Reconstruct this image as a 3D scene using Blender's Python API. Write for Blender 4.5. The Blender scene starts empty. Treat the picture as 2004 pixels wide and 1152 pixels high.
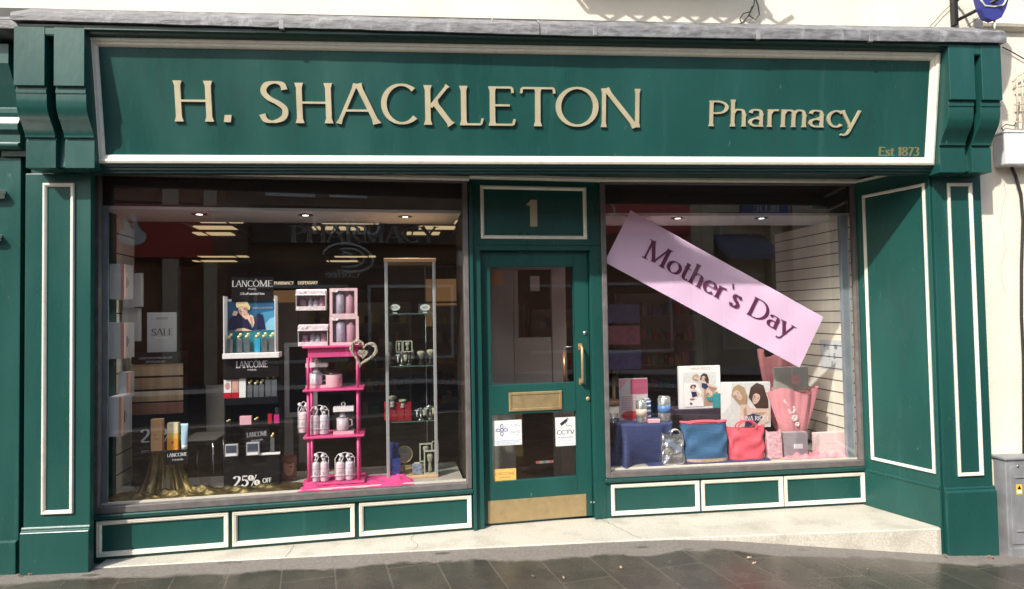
import bpy, math, random
from mathutils import Vector, Matrix
random.seed(7)
sc = bpy.context.scene
col = sc.collection
rad = math.radians

# ---------------------------------------------------------------- camera, world, sun, exposure
CF, CX, CY, CZ = 1250.0, -0.44865, -4.24969, 1.5464     # focal length in photo pixels, camera position
YAW, PITCH, ROLL = 0.0848, 0.0313, -0.0177
def cam_axes():
    f = Vector((math.sin(YAW)*math.cos(PITCH), math.cos(YAW)*math.cos(PITCH), math.sin(PITCH)))
    r = Vector((math.cos(YAW), -math.sin(YAW), 0)); u = r.cross(f)
    c, s = math.cos(ROLL), math.sin(ROLL)
    return c*r+s*u, -s*r+c*u, f
CR, CU, CFW = cam_axes()
CPOS = Vector((CX, CY, CZ))
cam = bpy.data.cameras.new('camera'); camo = bpy.data.objects.new('camera', cam); col.objects.link(camo)
cam.sensor_width = 36; cam.lens = 36*CF/2004; cam.clip_start = 0.05; cam.clip_end = 500
camo.matrix_world = Matrix(((CR.x, CU.x, -CFW.x, CX), (CR.y, CU.y, -CFW.y, CY), (CR.z, CU.z, -CFW.z, CZ), (0, 0, 0, 1)))
sc.camera = camo
SUN = Vector((0.9, 1.0, -1.15)).normalized()             # direction the light travels
w = bpy.data.worlds.new('World'); sc.world = w; w.use_nodes = True
nt = w.node_tree; bg = nt.nodes['Background']
sky = nt.nodes.new('ShaderNodeTexSky'); sky.sky_type = 'NISHITA'; sky.sun_disc = False
sky.sun_elevation = math.asin(-SUN.z); sky.sun_rotation = math.atan2(-SUN.x, -SUN.y)
sky.air_density = 1.3; sky.dust_density = 2.5
nt.links.new(sky.outputs[0], bg.inputs[0]); bg.inputs[1].default_value = 0.15
sl = bpy.data.lights.new('sun', 'SUN'); sl.energy = 3.9; sl.angle = rad(1.2); sl.color = (1, .95, .87)
so = bpy.data.objects.new('sun', sl); col.objects.link(so); so.rotation_euler = (-SUN).to_track_quat('Z', 'Y').to_euler()
so.location = (-8, -9, 12)
sc.view_settings.view_transform = 'Standard'; sc.view_settings.look = 'None'
sc.view_settings.exposure = 0.5; sc.view_settings.gamma = 1
sc.cycles.transparent_max_bounces = 24; sc.cycles.max_bounces = 10

# ---------------------------------------------------------------- survey helpers: photo pixel -> real point on a chosen plane
def ray(u, v): return CFW + (u-1002)/CF*CR - (v-576)/CF*CU
def hit(u, v, p0, n):
    d = ray(u, v); t = (Vector(p0)-CPOS).dot(Vector(n))/d.dot(Vector(n)); return CPOS+t*d
def P(u, v, y): return hit(u, v, (0, y, 0), (0, 1, 0))
def H(u, v, z): return hit(u, v, (0, 0, z), (0, 0, 1))
class Frame:                                             # a wall line: s along it, d behind it, z up
    def __init__(s, ox, oy, bx, by):
        s.o = (ox, oy); s.a = math.atan2(by-oy, bx-ox); s.c, s.s = math.cos(s.a), math.sin(s.a)
    def loc(self, p):
        x, y = p.x-self.o[0], p.y-self.o[1]; return Vector((x*self.c+y*self.s, -x*self.s+y*self.c, p.z))
    def w(self, s, d, z=0): return Vector((self.o[0]+s*self.c-d*self.s, self.o[1]+s*self.s+d*self.c, z))
    def at(self, u, v, d=0):                             # -> (s, z)
        p = self.loc(hit(u, v, self.w(0, d), (-self.s, self.c, 0))); return p.x, p.z
    def rect(self, u0, v0, u1, v1, d=0):
        um, vm = (u0+u1)/2, (v0+v1)/2
        return self.at(u0, vm, d)[0], self.at(um, v1, d)[1], self.at(u1, vm, d)[0], self.at(um, v0, d)[1]
FL = Frame(-2.817, .16, -.357, .4165)
FD = Frame(-.357, .4165, .643, .53)
FR = Frame(.643, .53, 2.724, .594)
FW = Frame(0, 0, 1, 0)

# ---------------------------------------------------------------- materials
MATS = {}
def mat(name, c, rough=.5, metal=0, var=0, vscale=8, bump=0, bscale=40, spec=.5, emit=0, trans=0, alpha=1, stretch=None, coat=0):
    if name in MATS: return MATS[name]
    m = bpy.data.materials.new(name); m.use_nodes = True; MATS[name] = m
    n = m.node_tree.nodes; l = m.node_tree.links; b = n['Principled BSDF']
    b.inputs['Base Color'].default_value = (*c, 1); b.inputs['Roughness'].default_value = rough
    b.inputs['Metallic'].default_value = metal; b.inputs['Specular IOR Level'].default_value = spec
    b.inputs['Transmission Weight'].default_value = trans; b.inputs['Alpha'].default_value = alpha
    b.inputs['Coat Weight'].default_value = coat; b.inputs['Coat Roughness'].default_value = .12
    if emit: b.inputs['Emission Color'].default_value = (*c, 1); b.inputs['Emission Strength'].default_value = emit
    if var or bump:
        tc = n.new('ShaderNodeTexCoord'); mp = n.new('ShaderNodeMapping'); l.new(tc.outputs['Object'], mp.inputs[0])
        if stretch: mp.inputs['Scale'].default_value = stretch
    if var:
        t = n.new('ShaderNodeTexNoise'); t.inputs['Scale'].default_value = vscale; t.inputs['Detail'].default_value = 6
        l.new(mp.outputs[0], t.inputs[0])
        r = n.new('ShaderNodeValToRGB'); l.new(t.outputs[0], r.inputs[0])
        r.color_ramp.elements[0].position = .3; r.color_ramp.elements[1].position = .7
        r.color_ramp.elements[0].color = (*[x*(1-var) for x in c], 1)
        r.color_ramp.elements[1].color = (*[min(1, x*(1+var)) for x in c], 1)
        l.new(r.outputs[0], b.inputs['Base Color'])
        rr = n.new('ShaderNodeMapRange'); l.new(t.outputs[0], rr.inputs[0])
        rr.inputs[1].default_value = .3; rr.inputs[2].default_value = .7
        rr.inputs[3].default_value = max(.03, rough-.08); rr.inputs[4].default_value = min(1, rough+.1)
        l.new(rr.outputs[0], b.inputs['Roughness'])
    if bump:
        t2 = n.new('ShaderNodeTexNoise'); t2.inputs['Scale'].default_value = bscale; t2.inputs['Detail'].default_value = 4
        l.new(mp.outputs[0], t2.inputs[0])
        bp = n.new('ShaderNodeBump'); bp.inputs['Strength'].default_value = bump; bp.inputs['Distance'].default_value = .01
        l.new(t2.outputs[0], bp.inputs['Height']); l.new(bp.outputs[0], b.inputs['Normal'])
    return m
def glass_mat(name, base=.04, tint=(1, 1, 1), rough=0.0, dust=0):
    m = bpy.data.materials.new(name); m.use_nodes = True; MATS[name] = m
    n = m.node_tree.nodes; l = m.node_tree.links; n.remove(n['Principled BSDF'])
    out = n['Material Output']; mx = n.new('ShaderNodeMixShader'); tr = n.new('ShaderNodeBsdfTransparent'); gl = n.new('ShaderNodeBsdfGlossy')
    tr.inputs[0].default_value = (*tint, 1); gl.inputs['Roughness'].default_value = rough
    lw = n.new('ShaderNodeLayerWeight'); lw.inputs[0].default_value = .5
    p5 = n.new('ShaderNodeMath'); p5.operation = 'POWER'; p5.inputs[1].default_value = 5; l.new(lw.outputs['Facing'], p5.inputs[0])
    ma = n.new('ShaderNodeMath'); ma.operation = 'MULTIPLY_ADD'; ma.inputs[1].default_value = 1-base; ma.inputs[2].default_value = base
    l.new(p5.outputs[0], ma.inputs[0]); l.new(ma.outputs[0], mx.inputs[0]); l.new(tr.outputs[0], mx.inputs[1]); l.new(gl.outputs[0], mx.inputs[2])
    if dust:
        df = n.new('ShaderNodeBsdfDiffuse'); df.inputs[0].default_value = (.8, .8, .78, 1); m2 = n.new('ShaderNodeMixShader')
        tc = n.new('ShaderNodeTexCoord'); t = n.new('ShaderNodeTexNoise'); t.inputs['Scale'].default_value = 2.2; t.inputs['Detail'].default_value = 7; l.new(tc.outputs['Object'], t.inputs[0])
        mr = n.new('ShaderNodeMapRange'); mr.inputs[1].default_value = .35; mr.inputs[2].default_value = .75; mr.inputs[3].default_value = dust*.5; mr.inputs[4].default_value = dust*1.8; l.new(t.outputs[0], mr.inputs[0])
        l.new(mr.outputs[0], m2.inputs[0]); l.new(mx.outputs[0], m2.inputs[1]); l.new(df.outputs[0], m2.inputs[2]); l.new(m2.outputs[0], out.inputs[0]); return m
    l.new(mx.outputs[0], out.inputs[0]); return m

def paint_mat():
    m = mat('green_gloss_paint', (.0115, .072, .062), .30, var=.14, vscale=2.2, bump=.12, bscale=30, stretch=(1, 1, .35), spec=.42)
    n = m.node_tree.nodes; l = m.node_tree.links; b = n['Principled BSDF']          # sparse pale specks and runs
    tc = n.new('ShaderNodeTexCoord'); mp = n.new('ShaderNodeMapping'); mp.inputs['Scale'].default_value = (1, 1, .3)
    t = n.new('ShaderNodeTexNoise'); t.inputs['Scale'].default_value = 34; t.inputs['Detail'].default_value = 3
    r = n.new('ShaderNodeValToRGB'); r.color_ramp.elements[0].position = .735; r.color_ramp.elements[1].position = .79
    r.color_ramp.elements[0].color = (0, 0, 0, 1); r.color_ramp.elements[1].color = (.55, .55, .55, 1)
    mx = n.new('ShaderNodeMix'); mx.data_type = 'RGBA'; mx.inputs[7].default_value = (.22, .36, .33, 1)
    src = b.inputs['Base Color'].links[0].from_socket
    l.new(tc.outputs['Object'], mp.inputs[0]); l.new(mp.outputs[0], t.inputs[0]); l.new(t.outputs[0], r.inputs[0])
    l.new(r.outputs[0], mx.inputs[0]); l.new(src, mx.inputs[6]); l.new(mx.outputs[2], b.inputs['Base Color'])
    return m
GREEN = paint_mat()
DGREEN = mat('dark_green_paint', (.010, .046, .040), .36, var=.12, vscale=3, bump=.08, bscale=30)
WHITE = mat('cream_white_gloss', (.74, .71, .61), .35, var=.06, vscale=9, bump=.08, bscale=50)
GOLD = mat('gold_leaf_letter', (.48, .42, .28), .45, metal=.15, var=.06, vscale=10)
BRASS = mat('aged_brass', (.44, .33, .17), .45, metal=.55, var=.08, vscale=22)
ESTGOLD = mat('faded_gold_paint', (.18, .17, .07), .5)
RENDER = mat('cream_render', (.78, .72, .60), .85, var=.07, vscale=1.6, bump=.3, bscale=60)
LEAD = mat('weathered_lead', (.175, .175, .182), .6, metal=.0, var=.45, vscale=7, bump=.35, bscale=22, stretch=(1.6, 1, 5))
LEAD2 = mat('lead_top', (.24, .24, .25), .6, metal=.1, var=.35, vscale=8, bump=.5, bscale=16)
FRAMEM = mat('bronze_window_frame', (.17, .155, .15), .4, metal=.25, var=.15, vscale=14)
ALU = mat('blue_grey_steel', (.30, .34, .38), .4, metal=.4, var=.12, vscale=12)
CABG = mat('grey_cabinet_paint', (.25, .26, .275), .45, metal=.1, var=.16, vscale=9, bump=.1)
BLACK = mat('black_card', (.005, .005, .006), .5, spec=.18)
BLACKM = mat('black_metal', (.02, .019, .018), .5, bump=.2)
CREAMW = mat('cream_slat_board', (.78, .75, .65), .6, var=.04, vscale=6)
SLOT = mat('slat_groove', (.05, .045, .035), .7)
SOFFIT = mat('pale_soffit', (.48, .48, .47), .7)
PINK = mat('hot_pink_paint', (.68, .075, .25), .4, var=.05)
LPINK = mat('pale_pink_card', (.75, .42, .47), .5)
WPLASTIC = mat('white_plastic', (.72, .72, .73), .35)
WCARD = mat('white_card', (.78, .77, .76), .5)
PINKW = mat('pinkish_white', (.74, .56, .58), .4)
CHROME = mat('chrome', (.7, .7, .72), .15, metal=1)
COPPER = mat('copper_tube', (.55, .24, .12), .3, metal=.8)
GLASS = glass_mat('window_glass', .068, dust=.0007)
CGLASS = glass_mat('cabinet_glass', .05, (.93, .97, .95))
CELLO = glass_mat('cellophane', .09, (.93, .92, .95), .12)
ACRY = glass_mat('clear_acrylic', .06, (.95, .95, .94), .03)

def dirt(m, c, scale, lo, hi, amt, stretch=(1, 1, 1), detail=8):   # worn and soiled patches with ragged edges
    n = m.node_tree.nodes; l = m.node_tree.links; b = n['Principled BSDF']
    tc = n.new('ShaderNodeTexCoord'); mp = n.new('ShaderNodeMapping'); mp.inputs['Scale'].default_value = stretch
    t = n.new('ShaderNodeTexNoise'); t.inputs['Scale'].default_value = scale; t.inputs['Detail'].default_value = detail; t.inputs['Roughness'].default_value = .65
    r = n.new('ShaderNodeMapRange'); r.inputs[1].default_value = lo; r.inputs[2].default_value = hi; r.inputs[4].default_value = amt
    x = n.new('ShaderNodeMix'); x.data_type = 'RGBA'; x.inputs[7].default_value = (*c, 1)
    k = b.inputs['Base Color']
    if k.links: l.new(k.links[0].from_socket, x.inputs[6])
    else: x.inputs[6].default_value = k.default_value
    l.new(tc.outputs['Object'], mp.inputs[0]); l.new(mp.outputs[0], t.inputs[0]); l.new(t.outputs[0], r.inputs[0]); l.new(r.outputs[0], x.inputs[0]); l.new(x.outputs[2], k)
dirt(GREEN, (.02, .04, .033), 5, .55, .75, .35, (1, 1, .25)); dirt(GREEN, (.035, .11, .10), 9, .6, .7, .4, (1, 1, .12))
dirt(WHITE, (.42, .38, .28), 14, .56, .74, .45); dirt(RENDER, (.50, .45, .36), 1.4, .5, .8, .5, (1, 1, .3)); dirt(CABG, (.14, .135, .12), 7, .5, .72, .5, (1, 1, .4)); dirt(LEAD, (.40, .41, .43), 6, .56, .66, .45, (2.5, 1, 1)); dirt(BRASS, (.20, .15, .08), 12, .55, .8, .5); dirt(FRAMEM, (.30, .28, .26), 16, .55, .7, .4)
# ---------------------------------------------------------------- mesh builder
class MB:
    def __init__(s): s.v = []; s.f = []; s.mi = []; s.sm = []; s.m = 0; s.tf = None
    def add(s, vs, fs, smooth=False):
        b = len(s.v)
        s.v += [tuple(s.tf @ Vector(p)) if s.tf else tuple(p) for p in vs]
        for f in fs: s.f.append([b+i for i in f]); s.mi.append(s.m); s.sm.append(smooth)
        return s
    def box(s, x0, x1, y0, y1, z0, z1):
        return s.add([(x, y, z) for z in (z0, z1) for y in (y0, y1) for x in (x0, x1)],
                     [(0, 2, 3, 1), (4, 5, 7, 6), (0, 1, 5, 4), (2, 6, 7, 3), (0, 4, 6, 2), (1, 3, 7, 5)])
    def prism(s, pts, ax, a0, a1, smooth=False):         # closed outline pulled along an axis
        n = len(pts)
        def q(p, a): return {'y': (p[0], a, p[1]), 'x': (a, p[0], p[1]), 'z': (p[0], p[1], a)}[ax]
        vs = [q(p, a0) for p in pts]+[q(p, a1) for p in pts]
        s.add(vs, [tuple(range(n)), tuple(range(2*n-1, n-1, -1))])
        return s.add(vs, [(i, i+n, (i+1) % n+n, (i+1) % n) for i in range(n)], smooth)
    def tube(s, pts, r, n=8, closed=False):
        pts = [Vector(p) for p in pts]; N = len(pts); vs = []; up = Vector((.13, .21, .97)); prev = None
        for i, p in enumerate(pts):
            a = pts[(i-1) % N] if (closed or i) else p; b = pts[(i+1) % N] if (closed or i < N-1) else p
            t = (b-a).normalized() if (b-a).length > 1e-9 else Vector((0, 0, 1))
            if prev is None:
                k = up if abs(t.dot(up)) < .95 else Vector((1, 0, 0)); u = (k-t*k.dot(t)).normalized()
            else:
                u = prev-t*prev.dot(t); u = u.normalized() if u.length > 1e-6 else prev
            prev = u; v = t.cross(u); rr = r[i] if isinstance(r, (list, tuple)) else r
            vs += [p+u*rr*math.cos(2*math.pi*j/n)+v*rr*math.sin(2*math.pi*j/n) for j in range(n)]
        fs = []
        for i in range(N if closed else N-1):
            for j in range(n):
                a, b = i*n+j, i*n+(j+1) % n; c, d = ((i+1) % N)*n+(j+1) % n, ((i+1) % N)*n+j; fs.append((a, b, c, d))
        if not closed: s.add(vs, [tuple(range(n-1, -1, -1)), tuple(range((N-1)*n, N*n))])
        return s.add(vs, fs, True)
    def lathe(s, prof, cx=0, cy=0, n=16, sx=1, sy=1, e=1):   # prof: (radius, z); e<1 gives squarer sections
        vs = []
        for r, z in prof:
            for j in range(n):
                a = 2*math.pi*(j+.5)/n; c, q = math.cos(a), math.sin(a)
                c = math.copysign(abs(c)**e, c); q = math.copysign(abs(q)**e, q)
                vs.append((cx+r*sx*c, cy+r*sy*q, z))
        N = len(prof); fs = [(i*n+j, i*n+(j+1) % n, (i+1)*n+(j+1) % n, (i+1)*n+j) for i in range(N-1) for j in range(n)]
        s.add(vs, fs, True)
        return s.add(vs, [tuple(range(n-1, -1, -1)), tuple(range((N-1)*n, N*n))])
    def grid(s, fn, nu, nv, smooth=True):
        vs = [fn(i/nu, j/nv) for j in range(nv+1) for i in range(nu+1)]
        return s.add(vs, [(j*(nu+1)+i, j*(nu+1)+i+1, (j+1)*(nu+1)+i+1, (j+1)*(nu+1)+i) for j in range(nv) for i in range(nu)], smooth)
    def mould(s, x0, x1, z0, z1, y, prof, q=None):       # mitred frame; prof: (inset from the outer edge, height proud of y)
        c = q or [(x0, z0), (x1, z0), (x1, z1), (x0, z1)]
        rings = []
        def inset(d):
            out = []
            for i in range(4):
                a, b, e = Vector(c[i-1]), Vector(c[i]), Vector(c[(i+1) % 4])
                d1 = (b-a).normalized(); d2 = (e-b).normalized(); n1 = Vector((-d1.y, d1.x)); n2 = Vector((-d2.y, d2.x))
                k = (n1+n2); k = k/(1+n1.dot(n2)); out.append(b+k*d)
            return out
        vs = []
        for d, h in prof: vs += [(p.x, y-h, p.y) for p in inset(d)]
        N = len(prof); fs = []
        for i in range(N-1):
            for j in range(4): fs.append((i*4+j, i*4+(j+1) % 4, (i+1)*4+(j+1) % 4, (i+1)*4+j))
        return s.add(vs, fs)
    def disc(s, cx, cz, rx, rz, y, n=20, th=.0012, rot=0):   # thin oval facing the street
        c, q = math.cos(rot), math.sin(rot)
        pts = [(cx+rx*math.cos(2*math.pi*i/n)*c-rz*math.sin(2*math.pi*i/n)*q, cz+rx*math.cos(2*math.pi*i/n)*q+rz*math.sin(2*math.pi*i/n)*c) for i in range(n)]
        return s.prism(pts, 'y', y-th, y)
    def poly(s, pts, y, th=.0012): return s.prism(pts, 'y', y-th, y)
    def build(s, name, mats, parent=None, bevel=0, seg=2, loc=None, rot=None):
        me = bpy.data.meshes.new(name); me.from_pydata(s.v, [], s.f)
        for m in (mats if isinstance(mats, (list, tuple)) else [mats]): me.materials.append(m)
        for p, mi, sm in zip(me.polygons, s.mi, s.sm): p.material_index = mi; p.use_smooth = sm
        import bmesh
        bm = bmesh.new(); bm.from_mesh(me); bmesh.ops.remove_doubles(bm, verts=bm.verts, dist=1e-6)
        bmesh.ops.recalc_face_normals(bm, faces=bm.faces); bm.to_mesh(me); bm.free(); me.update()
        o = bpy.data.objects.new(name, me); col.objects.link(o)
        if parent: o.parent = parent
        if loc is not None: o.location = loc
        if rot is not None: o.rotation_euler = rot
        if bevel:
            b = o.modifiers.new('bevel', 'BEVEL'); b.width = bevel; b.segments = seg; b.limit_method = 'ANGLE'; b.angle_limit = rad(40)
        return o
def tag(o, label, cat, group=None, kind=None):
    if label: o['label'] = label
    if cat: o['category'] = cat
    if group: o['group'] = group
    if kind: o['kind'] = kind
    return o
def thing(name, label, cat, loc=(0, 0, 0), rz=0, group=None):
    o = bpy.data.objects.new(name, None); col.objects.link(o); o.empty_display_size = .1
    o.location = loc; o.rotation_euler = (0, 0, rz); return tag(o, label, cat, group)
def struct(mb, name, m, **k):
    o = mb.build(name, m, **k); o['kind'] = 'structure'; return o
def fr(F, s, d, z, name, label, cat, group=None, rz=0): return thing(name, label, cat, F.w(s, d, z), F.a+rz, group)

# ---------------------------------------------------------------- lettering drawn as strokes
def arc(cx, cy, rx, ry, a0, a1, n=None):
    n = n or max(6, int(abs(a1-a0)/14))
    return [(cx+rx*math.cos(rad(a0+(a1-a0)*i/n)), cy+ry*math.sin(rad(a0+(a1-a0)*i/n))) for i in range(n+1)]
def smoothpts(p, k=5):
    out = []
    q = [p[0]]+list(p)+[p[-1]]
    for i in range(1, len(q)-2):
        for j in range(k):
            t = j/k; a, b, c, d = q[i-1], q[i], q[i+1], q[i+2]
            out.append(tuple(.5*(2*b[m]+(c[m]-a[m])*t+(2*a[m]-5*b[m]+4*c[m]-d[m])*t*t+(3*b[m]-a[m]-3*c[m]+d[m])*t**3) for m in (0, 1)))
    out.append(p[-1]); return out
def glyph(ch, T, t, xh):
    h = t/2; A = 'a'; x = T/2
    V = lambda x0, a, b, w='T': ([(x0, a), (x0, a+(b-a)*.12), (x0, a+(b-a)*.5), (x0, a+(b-a)*.88), (x0, b)], w+'f')
    L = lambda a, b, c, d, w='t': ([(a, b), (a+(c-a)*.12, b+(d-b)*.12), ((a+c)/2, (b+d)/2), (a+(c-a)*.88, b+(d-b)*.88), (c, d)], w+'f')
    Hh = lambda a, b, y, w='t': ([(a, y), (b, y)], w)
    g = {
     'A': (.80, [L(.04, 0, .37, 1, 'n'), L(.40, 1, .74, 0, 'T'), Hh(.17, .60, .33)], [(.04, 0), (.74, 0)]),
     'B': (.66, [V(.14, 0, 1), (arc(.30, .75, .24, .25-h, 90, -90), A), (arc(.30, .26, .29, .26-h, 90, -90), A), Hh(.14, .32, 1-h), Hh(.14, .32, h), Hh(.14, .32, .52)], []),
     'U': (.84, [V(.13, .3, 1), V(.71, .3, 1, 'n'), (arc(.42, .32, .29, .32-h, 180, 360), A)], []),
     'X': (.76, [L(.06, 1, .68, 0, 'T'), L(.68, 1, .06, 0, 'n')], []),
     'C': (.80, [(arc(.45, .5, .38, .5-h, 48, 318), A)], []),
     'D': (.86, [V(.14, 0, 1), (arc(.34, .5, .42, .5-h, 90, -90), A), Hh(.14, .36, 1-h), Hh(.14, .36, h)], []),
     'E': (.62, [V(.14, 0, 1), Hh(.14, .54, 1-h), Hh(.14, .50, .52), Hh(.14, .57, h), ([(.54, 1-h), (.56, .84)], 't'), ([(.57, h), (.60, .17)], 't')], []),
     'F': (.58, [V(.14, 0, 1), Hh(.14, .54, 1-h), Hh(.14, .48, .5), ([(.54, 1-h), (.55, .84)], 't')], [(.14, 0)]),
     'G': (.84, [(arc(.45, .5, .38, .5-h, 48, 330), A), V(.74, .08, .45)], [(.74, .45)]),
     'H': (.88, [V(.14, 0, 1), V(.73, 0, 1), Hh(.14, .73, .51)], [(.14, 0), (.14, 1), (.73, 0), (.73, 1)]),
     'I': (.34, [V(.17, 0, 1)], [(.17, 0), (.17, 1)]),
     'K': (.76, [V(.14, 0, 1), L(.20, .46, .62, 1, 'n'), L(.30, .56, .70, 0, 'T')], [(.14, 0), (.14, 1)]),
     'L': (.60, [V(.14, 0, 1), Hh(.14, .54, h), ([(.54, h), (.58, .18)], 't')], [(.14, 0), (.14, 1)]),
     'M': (1.0, [V(.12, 0, 1, 'n'), L(.14, 1, .48, .05, 'T'), L(.48, .05, .82, 1, 'n'), V(.84, 0, 1)], [(.12, 0), (.84, 0), (.1, 1), (.86, 1)]),
     'N': (.86, [V(.13, 0, 1, 'n'), L(.15, 1, .70, 0, 'T'), V(.72, 0, 1, 'n')], [(.13, 0), (.12, 1), (.72, 1)]),
     'O': (.94, [(arc(.46, .5, .40, .5-h, 0, 360, 32), A)], []),
     'P': (.66, [V(.14, 0, 1), (arc(.30, .74, .28, .26-h, 90, -90), A), Hh(.14, .32, 1-h), Hh(.14, .32, .48+h)], [(.14, 0), (.12, 1)]),
     'R': (.74, [V(.14, 0, 1), (arc(.30, .75, .27, .25-h, 90, -90), A), Hh(.14, .32, 1-h), Hh(.14, .32, .5+h), L(.34, .5, .68, 0, 'T')], [(.14, 0), (.12, 1)]),
     'S': (.60, [(smoothpts([(.50, .80), (.46, .93), (.32, 1-h), (.16, .92), (.10, .76), (.19, .60), (.38, .47), (.50, .32), (.46, .12), (.28, h), (.12, .06), (.06, .20)]), 's')], []),
     'T': (.80, [V(.40, 0, 1), Hh(.06, .74, 1-h), ([(.06, 1-h), (.04, .84)], 't'), ([(.74, 1-h), (.76, .84)], 't')], [(.40, 0)]),
     'V': (.78, [L(.06, 1, .38, 0, 'T'), L(.40, 0, .70, 1, 'n')], [(.06, 1), (.7, 1)]),
     'W': (1.12, [L(.06, 1, .32, 0, 'T'), L(.34, 0, .56, 1, 'n'), L(.56, 1, .80, 0, 'T'), L(.82, 0, 1.06, 1, 'n')], [(.06, 1), (1.06, 1)]),
     'Y': (.76, [L(.06, 1, .38, .48, 'T'), L(.38, .48, .68, 1, 'n'), V(.38, 0, .5)], [(.38, 0), (.06, 1), (.68, 1)]),
     'a': (.56, [(smoothpts([(.09, xh*.78), (.14, xh*.94), (.26, xh-h), (.37, xh*.9), (.40, xh*.7)]), A), V(.40, 0, xh*.74), (arc(.25, .18, .17, .18-h, 20, 290), A), ([(.40, xh*.58), (.26, xh*.52)], 't')], []),
     'c': (.50, [(arc(.28, xh/2, .22, xh/2-h, 45, 315), A)], []),
     'e': (.54, [(arc(.28, xh/2, .22, xh/2-h, 10, 318), A), Hh(.08, .49, xh*.56)], []),
     'f': (.36, [(smoothpts([(.16, 0), (.16, .7), (.22, .96), (.36, .98)]), A), Hh(.05, .32, xh-h)], [(.16, 0)]),
     'h': (.60, [V(.12, 0, 1.05), (smoothpts([(.12, xh*.72), (.2, xh*.93), (.31, xh-h), (.42, xh*.9), (.46, xh*.66)]), A), V(.46, 0, xh*.68)], [(.12, 0), (.46, 0)]),
     'i': (.26, [V(.13, 0, xh), Hh(.13-x, .13+x, .9, 'T')], [(.13, 0)]),
     'm': (.92, [V(.12, 0, xh), (smoothpts([(.12, xh*.72), (.2, xh*.93), (.29, xh-h), (.40, xh*.9), (.43, xh*.66)]), A), V(.43, 0, xh*.68),
                 (smoothpts([(.43, xh*.72), (.52, xh*.93), (.61, xh-h), (.71, xh*.9), (.75, xh*.66)]), A), V(.75, 0, xh*.68)], [(.12, 0), (.43, 0), (.75, 0)]),
     'n': (.60, [V(.12, 0, xh), (smoothpts([(.12, xh*.72), (.2, xh*.93), (.31, xh-h), (.42, xh*.9), (.46, xh*.66)]), A), V(.46, 0, xh*.68)], [(.12, 0), (.46, 0)]),
     'o': (.58, [(arc(.29, xh/2, .23, xh/2-h, 0, 360, 26), A)], []),
     'r': (.40, [V(.12, 0, xh), (smoothpts([(.12, xh*.7), (.2, xh*.92), (.30, xh-h), (.36, xh-h*1.3)]), 'n')], [(.12, 0)]),
     's': (.42, [(smoothpts([(.34, xh*.80), (.30, xh*.94), (.21, xh-h), (.11, xh*.9), (.09, xh*.74), (.17, xh*.58), (.28, xh*.44), (.34, xh*.28), (.29, xh*.09), (.18, h), (.09, xh*.07), (.06, xh*.22)]), 's')], []),
     't': (.38, [(smoothpts([(.15, .84), (.15, .3), (.17, .1), (.26, h), (.35, .07)]), A), Hh(.04, .33, xh-h)], []),
     'y': (.56, [L(.05, xh, .28, .02, 'T'), (smoothpts([(.50, xh), (.30, .06), (.21, -.2), (.12, -.29), (.02, -.27)]), 'n')], [(.05, xh), (.5, xh)]),
     '1': (.44, [V(.26, 0, 1, 'W'), L(.06, .80, .26, .97, 'n')], []),
     '2': (.62, [(smoothpts([(.08, .78), (.14, .93), (.30, 1-h), (.46, .9), (.49, .72), (.40, .5), (.22, .26), (.08, .08)]), A), Hh(.06, .54, .05, 'n')], []),
     '3': (.58, [(arc(.26, .75, .20, .25-h, 140, -80), A), (arc(.26, .27, .24, .27-h, 90, -150), A)], []),
     '5': (.58, [Hh(.14, .50, 1-h*1.6, 'n'), L(.14, .96, .12, .55, 't'), (arc(.26, .32, .24, .32-h, 120, -150), A)], []),
     '7': (.56, [Hh(.06, .52, 1-h*1.5, 'n'), L(.50, .95, .20, 0, 'T')], []),
     '8': (.60, [(arc(.30, .76, .19, .24-h, 0, 360, 22), A), (arc(.30, .27, .24, .27-h, 0, 360, 22), A)], []),
     '%': (.92, [(arc(.2, .74, .14, .25-h, 0, 360, 18), A), (arc(.68, .26, .14, .25-h, 0, 360, 18), A), L(.64, 1, .24, 0, 't')], []),
     '.': (.26, [Hh(.06, .06+T, T/2, 'T')], []),
     '`': (.26, [L(.08, 1.02, .18, .80, 'n')], []),
     "'": (.24, [L(.14, 1.02, .10, .78, 'n')], []),
     '-': (.4, [Hh(.06, .34, .36)], []), ' ': (.34, [], []),
     '^': (.0, [L(-.60, 1.08, -.46, 1.20, 't'), L(-.46, 1.20, -.32, 1.08, 't')], []),
    }
    return g[ch]
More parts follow.
